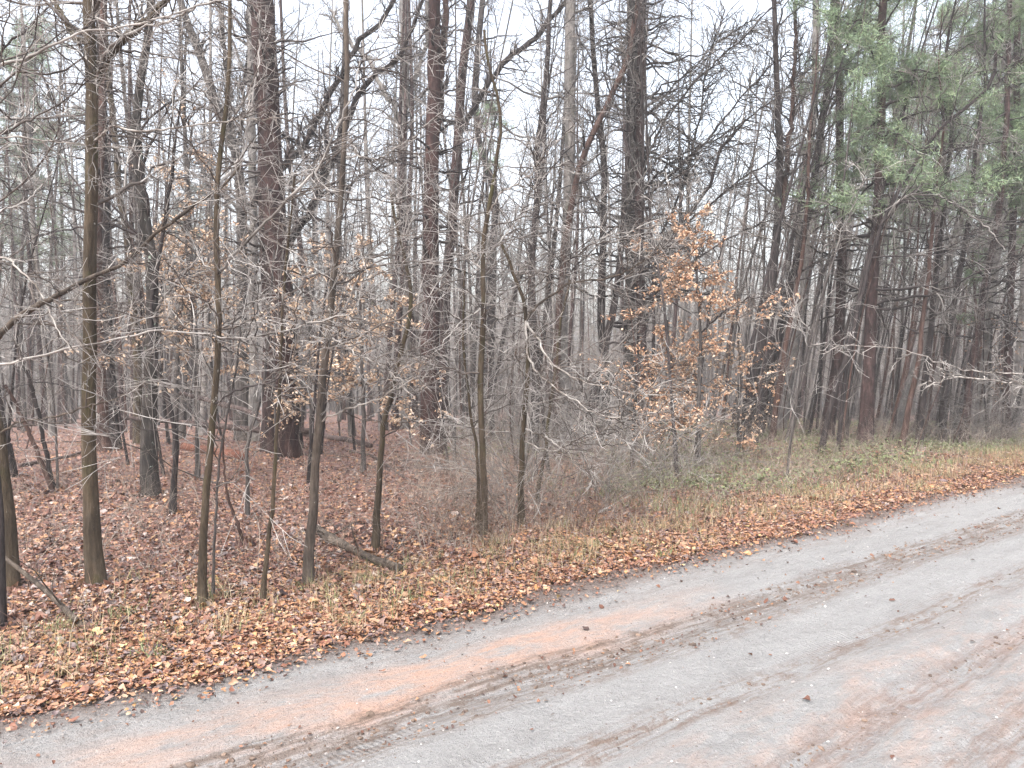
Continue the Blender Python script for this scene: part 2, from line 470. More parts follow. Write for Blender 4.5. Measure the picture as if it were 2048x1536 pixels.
    t.links.new(vec(11, 2.5), wave.inputs['Vector'])
    lug = math_(t, 'MULTIPLY', math_(t, 'MAXIMUM', band(-1.27, 0.06, 0.05), math_(t, 'MAXIMUM', band(-1.80, 0.05, 0.05), band(-2.08, 0.04, 0.05))), wave.outputs[1])
    lr = ramp(t, [(0.45, (0, 0, 0)), (0.7, (1, 1, 1))]); t.links.new(noise(t, vec(0.5, 1), 1.3, 2).outputs[0], lr.inputs[0])
    lug = math_(t, 'MULTIPLY', lug, lr.outputs[0])
    col = mixc(t, math_(t, 'MULTIPLY', lug, 0.22), col, (0.14, 0.11, 0.10))
    # stone chips
    vo = t.nodes.new("ShaderNodeTexVoronoi"); vo.inputs['Scale'].default_value = 42; t.links.new(vec(1, 1), vo.inputs['Vector'])
    ch = math_(t, 'LESS_THAN', vo.outputs['Distance'], 0.20)
    sc = t.nodes.new("ShaderNodeSeparateColor"); t.links.new(vo.outputs['Color'], sc.inputs[0])
    ch2 = math_(t, 'MULTIPLY', ch, math_(t, 'GREATER_THAN', sc.outputs[0], 0.92))
    col = mixc(t, math_(t, 'MULTIPLY', ch2, 0.8), col, (0.40, 0.39, 0.385))
    ch3 = math_(t, 'MULTIPLY', ch, math_(t, 'LESS_THAN', sc.outputs[0], 0.10))
    col = mixc(t, math_(t, 'MULTIPLY', ch3, 0.7), col, (0.13, 0.10, 0.09))
    t.links.new(col, b.inputs['Base Color'])
    b.inputs['Roughness'].default_value = 0.55; b.inputs['Specular IOR Level'].default_value = 0.4
    h = math_(t, 'ADD', math_(t, 'MULTIPLY', fine.outputs[0], 0.5), math_(t, 'ADD', math_(t, 'MULTIPLY', chunk.outputs[0], 2.0), math_(t, 'MULTIPLY', lug, -0.35)))
    bump(t, b, h, 1.0, 0.03)
    return m
M_ROAD = road_mat()

# ------------------------------------------------------------------ the setting: ground and road
def grid_mesh(xs, ys, fz, mat, name, mb=None):
    X, Y = np.meshgrid(xs, ys)
    Z = fz(X, Y)
    nx, ny = len(xs), len(ys)
    idx = np.arange(nx * ny).reshape(ny, nx)
    q = np.stack([idx[:-1, :-1], idx[:-1, 1:], idx[1:, 1:], idx[1:, :-1]], -1).reshape(-1, 4)
    return MB().add(np.stack([X, Y, Z], -1).reshape(-1, 3), q).build(name, mat)

xs = np.concatenate([np.linspace(-118, -14, 60)[:-1], np.arange(-14, 18, 0.14), np.linspace(18, 118, 60)])
ys = np.concatenate([np.linspace(-20, 0, 20)[:-1], np.arange(0, 22, 0.14), np.linspace(22, 140, 90)])
g = grid_mesh(xs, ys, ground_h, M_GROUND, "ground"); tag(g, "brown forest floor strewn with wet leaves", kind="structure")

def road_z(S_, T_):
    x = P0[0] + S_ * U[0] + T_ * NRM[0]; y = P0[1] + S_ * U[1] + T_ * NRM[1]
    z = base_h(x, y) + 0.012 * np.sin(1.3 * S_ + 2 * T_) + 0.006 * np.sin(4.1 * S_ - 5 * T_)
    for c, wd, dp in ((-1.15, 0.14, 0.035), (-0.45, 0.2, 0.018), (-1.93, 0.12, 0.028), (-2.5, 0.16, 0.045), (-3.1, 0.2, 0.03), (-3.9, 0.2, 0.02)):
        z = z - dp * np.exp(-((T_ - c - 0.03 * np.sin(S_ * 0.8)) / wd) ** 2)
    rough = np.where(T_ < -2.2, 0.012, 0.004)
    z = z + rough * (np.sin(17 * S_ + 3 * np.sin(11 * T_)) * np.sin(23 * T_ + 2 * np.sin(7 * S_)) + 0.6 * np.sin(41 * S_ + 13 * T_) * np.sin(37 * T_ - 9 * S_))
    z = z - 0.05 * smooth(0.02, 0.20, T_ + edge_wob(S_)) - 0.05 * smooth(-5.25, -5.45, T_)
    return z
ss = np.concatenate([np.linspace(-60, -6, 110)[:-1], np.arange(-6, 12, 0.045), np.linspace(12, 75, 160)])
tt = np.concatenate([np.linspace(-5.5, -3.4, 30)[:-1], np.arange(-3.4, 0.30, 0.035)])
rd = grid_mesh(ss, tt, road_z, M_ROAD, "dirt_road")
rd.location = (P0[0], P0[1], 0); rd.rotation_euler = (0, 0, math.atan2(U[1], U[0]))
tag(rd, "grey dirt road with orange clay patches and tyre tracks", kind="structure")

# ------------------------------------------------------------------ ground scatter (stuff)
def scatter_leaves(name, pos, size, mat, label, cat, lift=0.012, tiltmax=0.5, narrow=0.6, parentkind="stuff"):
    n = len(pos)
    # a lobed, curled leaf: 10 outline points round two midrib points, as quads
    u = np.array([0.0, 0.25, 0.5, 0.75, 1.0]); wv = np.array([0.02, 0.8, 1.0, 0.65, 0.02])
    L = size * np.clip(R.lognormal(-0.15, 0.48, n), 0.35, 3.0); W = L * narrow * R.uniform(0.7, 1.2, n) * 0.5
    curl = R.normal(0, 0.35, n); fold = R.uniform(-0.2, 0.9, n)
    ju = 1 + R.normal(0, 0.28, (n, 5))
    xx = (u[None] - 0.5) * L[:, None]
    wl = W[:, None] * wv[None] * ju; wr = W[:, None] * wv[None] * (1 + R.normal(0, 0.28, (n, 5)))
    zz = curl[:, None] * L[:, None] * ((u[None] - 0.5) ** 2) * 1.6
    C = np.stack([xx, np.zeros_like(xx), zz], -1)
    Lf = np.stack([xx, wl, zz + np.abs(wl) * fold[:, None]], -1)
    Rt = np.stack([xx, -wr, zz + np.abs(wr) * fold[:, None] * R.uniform(0.2, 1.3, (n, 1))], -1)
    V = np.stack([Lf, C, Rt], 2)            # n,7,3,3
    yaw = R.uniform(0, 6.283, n); ti = R.normal(0, tiltmax, n); tj = R.normal(0, tiltmax, n)
    cz, sz = np.cos(yaw), np.sin(yaw)
    def rot(V, c, s, i, j):
        A = V.copy(); c = c[:, None, None]; s = s[:, None, None]
        A[..., i] = V[..., i] * c - V[..., j] * s; A[..., j] = V[..., i] * s + V[..., j] * c
        return A
    V = rot(V, np.cos(ti), np.sin(ti), 1, 2); V = rot(V, np.cos(tj), np.sin(tj), 0, 2); V = rot(V, cz, sz, 0, 1)
    V = V + pos[:, None, None, :]
    V[..., 2] += lift
    base = np.arange(n)[:, None] * 15
    q = []
    for i in range(4):
        for j in range(2):
            a = i * 3 + j
            q.append([a, a + 3, a + 4, a + 1])
    q = np.array(q)[None] + base[..., None]
    o = MB().add(V.reshape(-1, 3), q.reshape(-1, 4)).build(name, mat)
    if label: tag(o, label, cat, kind=parentkind)
    return o

def sample_area(n, ymin, ymax, tmin, tmax, power=1.0, xr=0.72, xpad=1.0):
    """points on the ground in the wedge before the camera, thinning with distance; tmin/tmax measured from the road's edge"""
    out = []
    while sum(len(a) for a in out) < n:
        u = R.uniform(0, 1, n)
        if power == 1.0: y = ymin * (ymax / ymin) ** u
        else: y = (ymin ** (1 - power) + u * (ymax ** (1 - power) - ymin ** (1 - power))) ** (1 / (1 - power))
        x = R.uniform(-1, 1, n) * (y * xr + xpad)
        t = road_t(x, y)
        k = (t > tmin) & (t < tmax)
        out.append(np.stack([x[k], y[k]], 1))
    return np.concatenate(out)[:n]

def on_ground(P2, dz=0.0):
    return np.stack([P2[:, 0], P2[:, 1], ground_h(P2[:, 0], P2[:, 1]) + dz], 1)

p = sample_area(200000, 3.3, 26, 0.8, 99, 1.0)
scatter_leaves("leaf_litter", on_ground(p, 0.002), 0.031, L_WOOD, "damp reddish brown fallen leaves covering the forest floor", "fallen leaves", tiltmax=0.38)
# verge: brighter leaves, a ragged border against the road
n = 560000
s_ = R.uniform(-5, 24, n); t_ = R.exponential(0.66, n) - 0.35
edge = 0.02 + 0.11 * np.sin(s_ * 2.3) * np.sin(s_ * 0.9 + 1) + 0.04 * np.sin(7 * s_) - np.where(R.uniform(0, 1, n) < 0.12, R.exponential(0.15, n), 0) + R.normal(0, 0.055, n)
keep = (t_ > edge) & (t_ < 2.3) & (R.uniform(0, 1, n) < np.clip(4.5 / (2 + np.abs(s_ + 1)), 0.12, 1))
s_, t_ = s_[keep], t_[keep]
xy = np.stack([P0[0] + s_ * U[0] + t_ * NRM[0], P0[1] + s_ * U[1] + t_ * NRM[1]], 1)
vp = on_ground(xy, 0.003)
rz_ = road_z(s_, np.minimum(t_, 0.2)) + 0.004
vp[:, 2] = np.where(t_ < 0.15, np.maximum(vp[:, 2], rz_), vp[:, 2])
scatter_leaves("verge_leaves", vp, 0.025, L_VERGE, "bright orange and tan fallen leaves along the road edge", "fallen leaves", tiltmax=0.32)

s_ = R.uniform(-4, 14, 900); t_ = R.exponential(0.6, 900)
bx = np.stack([P0[0] + s_ * U[0] + t_ * NRM[0], P0[1] + s_ * U[1] + t_ * NRM[1]], 1)
scatter_leaves("large_verge_leaves", on_ground(bx, 0.008), 0.052, L_VERGE, "larger curled leaves lying on top of the verge litter", "fallen leaves", tiltmax=0.25)
# leaf bits and twigs on the road
def road_pt(s, t, dz=0.004):
    return np.stack([P0[0] + s * U[0] + t * NRM[0], P0[1] + s * U[1] + t * NRM[1], road_z(s, t) + dz], 1)
n = 7500
s_ = R.uniform(-5, 12, n); t_ = np.where(R.uniform(0, 1, n) < 0.72, -R.exponential(0.14, n) + 0.04, np.where(R.uniform(0, 1, n) < 0.75, -1.17 + R.normal(0, 0.14, n), R.uniform(-4, 0, n)))
scatter_leaves("road_leaf_bits", road_pt(s_, np.clip(t_, -4.6, 0.05)), 0.015, L_DEBRIS, "small dark leaf scraps and dirt crumbs scattered on the road", "leaf scraps", lift=0.004, tiltmax=0.4, narrow=0.7)
n = 34
s_ = R.uniform(-4, 7, n); t_ = -R.exponential(0.5, n)
scatter_leaves("stray_road_leaves", road_pt(s_, np.clip(t_, -4, 0)), 0.042, L_DEBRIS, "few whole brown leaves lying loose on the grey road", "stray leaves", lift=0.006, tiltmax=0.25)
def stones(name, pos, sizes, mat, label, cat):
    n = len(pos)
    ico_v = []; ico_f = []
    a = np.arange(6) * math.pi / 3
    v = [[0, 0, 0.7]] + [[math.cos(q) * 0.85, math.sin(q) * 0.85, 0.35] for q in a] + [[math.cos(q + .5), math.sin(q + .5), -0.15] for q in a] + [[0, 0, -0.4]]
    f = [[0, 1 + i, 1 + (i + 1) % 6] for i in range(6)] + [[1 + i, 7 + i, 1 + (i + 1) % 6] for i in range(6)] + [[1 + (i + 1) % 6, 7 + i, 7 + (i + 1) % 6] for i in range(6)] + [[13, 7 + (i + 1) % 6, 7 + i] for i in range(6)]
    v = np.array(v)[None] * (1 + R.normal(0, 0.16, (n, 14, 1)))
    v = v * R.uniform(0.6, 1.2, (n, 1, 3)) * sizes[:, None, None]
    yaw = R.uniform(0, 6.28, n); c, s = np.cos(yaw)[:, None], np.sin(yaw)[:, None]
    v = np.stack([v[..., 0] * c - v[..., 1] * s, v[..., 0] * s + v[..., 1] * c, v[..., 2]], -1) + pos[:, None]
    q = np.array(f)[None] + (np.arange(n) * 14)[:, None, None]
    o = MB().add(v.reshape(-1, 3), q.reshape(-1, 3)).build(name, mat, smooth_=False)
    return tag(o, label, cat, kind="stuff")
n = 2600
s_ = R.uniform(-4, 11, n); t_ = np.where(R.uniform(0, 1, n) < 0.65, R.uniform(-4.6, -2.1, n), R.uniform(-2.1, -0.2, n))
stones("gravel", road_pt(s_, t_, 0.001), R.gamma(2.0, 0.0012, n) + 0.0015, L_STONE, "pale gravel chips and pebbles pressed into the dirt road", "gravel")
n = 26
s_ = R.uniform(-2, 6, n); t_ = R.uniform(-3.6, -0.7, n)
stones("pebbles", road_pt(s_, t_, 0.004), R.uniform(0.005, 0.012, n), L_STONE, "larger loose pebbles lying on the dirt road", "pebbles")

n = 5200
s_ = R.uniform(-5, 12, n); tc = R.choice([-1.12, -1.30, -1.0, -1.93, -2.45, -3.0], n, p=[0.34, 0.2, 0.12, 0.1, 0.16, 0.08])
pat = np.sin(s_ * 3.1 + tc * 9) + np.sin(s_ * 7.7 + tc * 5) * 0.7
k = pat > R.normal(-0.2, 0.6, n); s_, tc = s_[k], tc[k]; n = len(s_)
stones("dirt_clods", road_pt(s_, tc + R.normal(0, 0.035, n), 0.0), R.gamma(2.0, 0.0028, n) + 0.002, L_CLOD, "brown crumbs of mud thrown up along the tyre tracks", "mud crumbs")

# grass blades: thin curved strips
def blades(name, pos, h, mat, label, cat, wid=0.003, lean=0.5, seg=4):
    n = len(pos)
    yaw = R.uniform(0, 6.28, n); H = h * R.uniform(0.4, 1.3, n); le = np.abs(R.normal(0, lean, n))
    u = np.linspace(0, 1, seg)[None]
    hor = H[:, None] * (u ** 1.7) * le[:, None]; ver = H[:, None] * (u - 0.35 * le[:, None] * u ** 2)
    c, s = np.cos(yaw)[:, None], np.sin(yaw)[:, None]
    Cn = np.stack([hor * c, hor * s, ver], -1) + pos[:, None]
    w_ = wid * (1 - 0.85 * u) * R.uniform(0.6, 1.4, (n, 1))
    side = np.stack([-s * w_, c * w_, 0 * w_], -1)
    V = np.stack([Cn - side, Cn + side], 2)
    base = (np.arange(n) * seg * 2)[:, None, None]
    q = np.array([[2 * i, 2 * i + 1, 2 * i + 3, 2 * i + 2] for i in range(seg - 1)])[None] + base
    o = MB().add(V.reshape(-1, 3), q.reshape(-1, 4)).build(name, mat)
    return tag(o, label, cat, kind="stuff")

def tufts(cent, per, spread):
    P = np.repeat(cent, per, 0) + R.normal(0, spread, (len(cent) * per, 2))
    return P
s_ = R.uniform(-5, 20, 620); t_ = np.abs(R.normal(0.75, 0.42, 620)) + 0.05
cen = np.stack([P0[0] + s_ * U[0] + t_ * NRM[0], P0[1] + s_ * U[1] + t_ * NRM[1]], 1)
gp = tufts(cen, 26, 0.07); gp = gp[road_t(gp[:, 0], gp[:, 1]) > 0.03]
blades("verge_grass", on_ground(gp), 0.13, L_GRASS, "sparse tan and green grass tufts growing through verge leaves", "grass", wid=0.0022, lean=0.9)
fp = sample_area(5000, 4.5, 20, 1.0, 14, 1.0)
blades("forest_grass", on_ground(fp), 0.20, L_STRAW, "thin dry grass stems poking up through the forest leaves", "dry grass", wid=0.0022, lean=0.9)
# reddish brown weeds on the bank at the right of centre
s_ = R.uniform(0.5, 24, 12000); t_ = R.normal(1.4, 0.6, 12000)
k = (t_ > 0.35) & (R.uniform(0, 1, len(s_)) < np.where((s_ > 4.5) & (t_ > 1.1), 0.25, 1)); s_, t_ = s_[k], t_[k]
xy = np.stack([P0[0] + s_ * U[0] + t_ * NRM[0], P0[1] + s_ * U[1] + t_ * NRM[1]], 1)
blades("dry_weeds", on_ground(xy), 0.15, L_STRAW, "dense dry reddish weeds on the bank beside the road", "weeds", wid=0.0026, lean=0.55)
# green ground cover
def cover(name, n, cond, label, hh=0.10):
    P = sample_area(n * 4, 9, 32, 1.6, 30, 1.0)
    f = np.sin(P[:, 0] * 1.7 + P[:, 1] * 0.8) * np.sin(P[:, 1] * 1.3 - P[:, 0] * 0.6) + 0.5 * np.sin(3.7 * P[:, 0]) * np.sin(3.1 * P[:, 1])
    k = cond(P[:, 0], P[:, 1]) & (f > R.normal(-0.6, 0.35, len(P)))
    P = P[k][:n]
    pos = on_ground(P); pos[:, 2] += R.uniform(0.01, hh, len(P))
    return scatter_leaves(name, pos, 0.031, L_GREEN, label, "ground cover", tiltmax=0.6, narrow=0.6)
cover("green_ground_cover", 52000, lambda x, y: (x > 0.16 * y - 0.5) & (x < 0.70 * y + 1) & (road_t(x, y) > 1.3 + 0.35 * np.sin(x) * np.sin(2.3 * x)) & (y > 9.6), "low green leafy plants covering the ground under the leaning trees", 0.14)
cover("green_undergrowth", 15000, lambda x, y: (x > -0.09 * y) & (x < 0.24 * y) & (y > 13.0) & (y < 30), "patch of low green plants behind the slim trees in the middle", 0.10)
blades("green_sprouts", on_ground(tufts(np.array([[-2.75, 4.75], [-2.9, 4.25], [-2.0, 4.35], [-0.7, 5.4], [0.75, 6.9], [1.3, 6.6], [3.6, 9.4], [-2.45, 5.0]]), 60, 0.06)), 0.07, L_GREEN,
       "small fresh green tufts among the verge leaves", "grass", wid=0.004, lean=0.9)
s_ = R.uniform(3.0, 26, 16000); t_ = 1.1 + R.exponential(1.5, 16000)
xy = np.stack([P0[0] + s_ * U[0] + t_ * NRM[0], P0[1] + s_ * U[1] + t_ * NRM[1]], 1)
k = (np.sin(1.1 * s_) * np.sin(1.9 * t_ + s_) + 0.6 * np.sin(3.3 * s_ + t_)) > R.normal(-0.3, 0.4, len(s_)); xy = xy[k]
blades("green_grass", on_ground(xy), 0.13, L_GREENG, "soft yellow green grass strip along the foot of the right hand trees", "grass", wid=0.004, lean=0.8)
# far ground cover of fine brush
def twig_field(name, S, D, L, r0, mat, label, cat, levels=1):
    mb = MB()
    P1, R1 = grow(S, D, L, r0, r0 * 0.35, 7, 0.22, 0.02)
    mb.tubes(P1, R1, 3)
    S2, D2, r2, _ = spawn(P1, R1, 4, 0.2, 0.95, 45, 15, 0.6, 0.0012)
    P2, R2 = grow(S2, D2, R.uniform(0.15, 0.5, len(S2)), r2, r2 * 0.4, 5, 0.25, 0.0)
    mb.tubes(P2, R2, 3)
    o = mb.build(name, mat)
    return tag(o, label, cat, kind="stuff")
P = sample_area(5600, 5.8, 20, 1.2, 12, 1.0)
kk = (R.uniform(0, 1, len(P)) < np.where(P[:, 0] / P[:, 1] > -0.12, 1.0, 0.16)); P = P[kk]
Dd = unit(np.stack([R.normal(0, 0.5, len(P)), R.normal(0, 0.5, len(P)), R.uniform(0.3, 1.2, len(P))], 1))
twig_field("undergrowth", on_ground(P), Dd, R.uniform(0.18, 0.85, len(P)), R.uniform(0.0018, 0.0036, len(P)), TW_TAN, "tangle of thin bare grey stems filling the forest floor", "undergrowth")

# ------------------------------------------------------------------ trees
def crown_mesh(mb, P, Rd, n1, t0, t1, L1, ang, up1, n2, n3, rmin=0.0016, r1f=0.35, r1max=0.03, wander=0.18, L2f=0.42, L3f=0.45, ang2=45, taperL=0.55, azup=0.0, dang=14, k1=4, droop2=0.0):
    """branches of three orders on the polyline(s) P; the first order gets material 0, twigs material 1"""
    if P.ndim == 2: P = P[None]; Rd = Rd[None]
    S, D, r, tp = spawn(P, Rd, n1, t0, t1, ang, dang, r1f, rmin * 2.2, azup)
    r = np.minimum(r, r1max)
    L = L1 * R.uniform(0.45, 1.2, len(S)) * (1 - taperL * tp)
    P1, R1 = grow(S, D, L, r, rmin, 11, wander, up1)
    P1[:, 1:-1] += R.normal(0, 0.012, P1[:, 1:-1].shape) * L[:, None, None]
    mb.tubes(P1, R1, k1, 0)
    S2, D2, r2, _ = spawn(P1, R1, n2, 0.12, 1.0, ang2, 14, 0.65, rmin)
    P2, R2 = grow(S2, D2, np.repeat(L, n2) * L2f * R.uniform(0.4, 1.2, len(S2)), r2, rmin * 0.8, 6, wander * 1.1, up1 * 0.5 + droop2)
    mb.tubes(P2, R2, 3, 1)
    if n3:
        S3, D3, r3, _ = spawn(P2, R2, n3, 0.15, 1.0, 42, 14, 0.7, rmin * 0.8)
        P3, R3 = grow(S3, D3, np.repeat(np.repeat(L, n2) * L2f, n3) * L3f * R.uniform(0.4, 1.2, len(S3)), r3, rmin * 0.6, 4, wander * 1.1, 0)
        mb.tubes(P3, R3, 3, 1)
        return P1, P2, P3
    return P1, P2, None

def needle_tufts(mb, C, size, per=16, wid=0.0050, mi=0, droop=0.0):
    n = len(C)
    D = unit(R.normal(0, 1, (n, per, 3)) + np.array([0, 0, 0.25 - droop]))
    L = size * R.uniform(0.6, 1.2, (n, per, 1))
    a = C[:, None] + R.normal(0, size * 0.25, (n, per, 3))
    S_ = unit(np.cross(D, R.normal(0, 1, (n, per, 3)))) * wid
    V = np.stack([a - S_, a + S_, a + D * L], 2)
    mb.add(V.reshape(-1, 3), np.arange(n * per * 3).reshape(-1, 3), mi)

def hanging_leaves(mb, C, size, mi=0):
    n = len(C)
    L = size * R.uniform(0.7, 1.3, n)[:, None]
    D = unit(np.stack([R.normal(0, 0.8, n), R.normal(0, 0.8, n), R.normal(-0.6, 0.5, n)], 1))
    W = unit(np.cross(D, R.normal(0, 1, (n, 3)))) * L * 0.28
    Nn = unit(np.cross(D, W)) * L * 0.10
    V = np.stack([C, C + D * L * 0.35 + W + Nn, C + D * L, C + D * L * 0.35 - W + Nn, C + D * L * 0.5 - Nn * 0.3], 1)
    q = np.array([[0, 1, 4], [1, 2, 4], [2, 3, 4], [3, 0, 4]])[None] + (np.arange(n) * 5)[:, None, None]
    mb.add(V.reshape(-1, 3), q.reshape(-1, 3), mi)

KINDS = {   # branch habit: n per metre, length, angle, up, n2, n3
    'hard':    dict(dens=3.2, L1=2.2, ang=48, up1=0.05, n2=6, n3=3, wander=0.16),
    'spread':  dict(dens=4.0, L1=2.3, ang=70, up1=-0.005, n2=7, n3=4, wander=0.11, L2f=0.5),
    'sap':     dict(dens=5.5, L1=1.5, ang=64, up1=0.0, n2=5, n3=3, wander=0.11, L2f=0.55, L3f=0.5),
    'pine':    dict(dens=5.0, L1=1.7, ang=82, up1=-0.02, n2=5, n3=2, wander=0.10),
    'pale':    dict(dens=2.2, L1=3.2, ang=42, up1=0.05, n2=6, n3=3, wander=0.15),
    'beech':   dict(dens=7.0, L1=1.5, ang=76, up1=0.0, n2=6, n3=3, wander=0.09),
    'bare':    dict(dens=1.3, L1=1.3, ang=60, up1=0.0, n2=4, n3=2, wander=0.15),
}

def make_tree(name, label, cat, base, pts, w0, w1, H=None, kind='hard', bk=None, tw=None, limbs=(), cstart=1.2, dens=1.0, Lf=1.0, group=None,
              depth=None, flare=1.5, forks=(), leaves=None, needles=None, dY=0.0, knob=0.035, lden=1.0, nseg=26):
    """pts: (px, py) up the trunk in the photo's pixels; base: (px, py) of its foot; widths in photo pixels; H: real height"""
    b = hit(*base) if depth is None else None
    if b is None:
        b = at(base[0], base[1], depth); b[2] = hgt(b[0], b[1])
    Y = b[1]
    root = empty(name, b); tag(root, label, cat, group)
    if Y < 12: FEET.append((b[0], b[1], w0 * Y / F / 2))
    k = Y / F
    pl = [b - np.array([0, 0, 0.08])]
    npt = len(pts)
    for i, (x, y) in enumerate(pts):
        pl.append(at(x, y, Y + dY * (i + 1) / npt))
    r0 = w0 * k / 2; r1 = w1 * k / 2
    pl = np.array(pl)
    d = np.concatenate([[0], np.cumsum(np.linalg.norm(np.diff(pl, axis=0), axis=1))])
    rad = r0 + (r1 - r0) * d / d[-1]
    top = pl[-1]
    if H and b[2] + H > top[2] + 0.6:
        dirn = unit(pl[-1] - pl[max(-3, -len(pl))]); dirn = unit(dirn * 0.6 + np.array([0, 0, 0.5]))
        left = (b[2] + H - top[2]) / max(dirn[2], 0.4)
        for f_ in (0.33, 0.66, 1.0):
            pl = np.vstack([pl, top + dirn * left * f_ + np.array([R.normal(0, 0.02), R.normal(0, 0.02), 0]) * left])
            rad = np.append(rad, max(r1 * (1 - 0.8 * f_), 0.006))
    A = resample(np.hstack([pl, rad[:, None]]), nseg, 0.0)
    A[1:-1, :3] += R.normal(0, 0.0035 * Y / 6, (nseg - 2, 3))
    Pt, Rt = A[:, :3], A[:, 3].copy()
    hgt_ = Pt[:, 2] - b[2]
    Rt *= 1 + (flare - 1) * np.exp(-np.maximum(hgt_, 0) / (4 * r0 + 0.08))
    sides = 12 if r0 > 0.05 else (8 if r0 > 0.02 else 6)
    MB().tubes(Pt, Rt, sides, 0, knob).build("trunk", bk, root, b)
    cm = MB()
    K = dict(KINDS[kind]); dn = K.pop('dens') * dens; L1 = K.pop('L1') * Lf
    seglen = np.linalg.norm(Pt[-1] - Pt[0])
    t0 = min(0.9, cstart / max(seglen, 0.1))
    rmin = max(0.0021, 0.00032 * Y)
    n1 = max(2, int(dn * seglen * (1 - t0)))
    Ps = crown_mesh(cm, Pt, Rt, n1, t0, 0.99, L1, rmin=rmin, **K)
    allP = [Ps]
    for li, lm in enumerate(limbs):
        lp, lw0, lw1 = lm[0], lm[1], lm[2]
        ld = lm[3] if len(lm) > 3 else 0.0
        q = np.array([at(x, y, Y + ld * i / (len(lp) - 1)) for i, (x, y) in enumerate(lp)])
        j = np.argmin(np.linalg.norm(Pt - q[0], axis=1))
        if np.linalg.norm(Pt[j] - q[0]) < 0.9: q = np.vstack([Pt[j], q[1:]]) if np.linalg.norm(Pt[j] - q[0]) < 0.25 else np.vstack([Pt[j], q])
        dd = np.concatenate([[0], np.cumsum(np.linalg.norm(np.diff(q, axis=0), axis=1))])
        lw0, lw1 = (lw0, lw1) if lw0 > 10 else (lw0 * 0.72, lw1 * 0.6)
        rr = (lw0 + (lw1 - lw0) * dd / dd[-1]) * k / 2
        B = resample(np.hstack([q, rr[:, None]]), 34)
        wob = np.cumsum(R.normal(0, 1, (34, 3)), 0); wob -= np.linspace(0, 1, 34)[:, None] * wob[-1:]
        B[1:-1, :3] += (R.normal(0, 0.0045, (34, 3)) + wob * 0.005)[1:-1] * (Y / 6)
        lmat = lm[4] if len(lm) > 4 and lm[4] else bk
        MB().tubes(B[:, :3], B[:, 3], 7, 0, 0.05).build("limb", lmat, root, b)
        ln = dd[-1]
        Kl = dict(K); Kl['ang'] = 50; Kl['n2'] = 4; Kl['n3'] = 2
        crown_mesh(cm, B[:, :3], B[:, 3], max(5, int(ln * 11 * lden * min(1.2, max(0.9, dens)))), 0.08, 1.0, min(0.9, 0.35 * ln + 0.15) * min(1.5, Lf), rmin=rmin, **Kl)
    cm.build("crown", [tw[0], tw[1]], root, b)
    if leaves:
        lm_, n_, size = leaves
        src = np.concatenate([Ps[1].reshape(-1, 3), Ps[2].reshape(-1, 3)]) if Ps[2] is not None else Ps[1].reshape(-1, 3)
        c = src[R.integers(0, len(src), n_)]
        fm = MB(); hanging_leaves(fm, c, size); fm.build("foliage", lm_, root, b)
    if needles:
        nm_, n_, size, zmin = needles
        src = np.concatenate([Ps[1][:, 2:].reshape(-1, 3), Ps[0][:, 4:].reshape(-1, 3)])
        src = src[src[:, 2] > zmin + b[2]]
        if len(src):
            c = src[R.integers(0, len(src), n_)] + R.normal(0, 0.08, (n_, 3))
            fm = MB(); needle_tufts(fm, c, size); fm.build("foliage", nm_, root, b)
    return root

FEET = []
SAP, TREE = 'sapling', 'tree'
TWO = lambda a, b: (a, b)

# ---- nearest row along the verge, left to right
make_tree("young_tree", "mossy leaning trunk at the far left edge, pale branches reaching right", TREE, (24, 1180),
          [(20, 1090), (16, 1000), (4, 900), (-20, 780), (-50, 640), (-80, 450), (-100, 200), (-110, 0)], 26, 18, 7.5, 'spread', M_OLIVE, (TW_BROWN, TW_PALE),
          limbs=[([(-20, 745), (0, 739), (85, 715), (205, 691), (267, 674), (342, 659), (410, 667), (478, 678), (581, 657), (700, 630)], 7.5, 3, -0.9, TW_PALE),
                 ([(-45, 700), (0, 667), (51, 626), (85, 609), (113, 594), (154, 568), (239, 531), (270, 507), (308, 468), (342, 441), (434, 379), (478, 335)], 13, 4, -0.6, M_STICK),
                 ([(0, 850), (40, 848), (120, 831), (171, 811), (239, 794), (290, 770), (328, 753)], 7, 3, -0.3, M_STICK),
                 ([(-60, 560), (-20, 480), (0, 430), (51, 407), (85, 366), (106, 342)], 8, 3, 0.3, TW_PALE),
                 ([(-60, 560), (0, 510), (61, 568), (100, 640), (140, 700)], 7, 3, -0.3, TW_WHITE)], cstart=2.2, dens=0.7)
make_tree("young_tree", "narrow dark trunk cut off by the left edge just behind the leaning broken stick", TREE, (4, 1258),
          [(3, 1150), (0, 1050), (-8, 900), (-25, 700), (-60, 400), (-90, 100), (-100, 0)], 15, 12, 6.5, 'spread', M_DARK, (TW_BROWN, TW_PALE),
          limbs=[([(-80, 200), (-20, 150), (0, 133), (34, 126), (102, 96), (171, 68), (256, 55), (325, 38), (369, 20), (478, -5)], 10, 4, -0.3, TW_PALE),
                 ([(-70, 320), (-20, 275), (0, 263), (51, 239), (102, 212), (154, 181), (200, 120)], 8, 3, 0.2, TW_BROWN),
                 ([(-60, 300), (-20, 270), (30, 268), (85, 280), (171, 294), (239, 290), (300, 291)], 6, 2, 0.2, TW_WHITE)], cstart=2.6, dens=0.7)
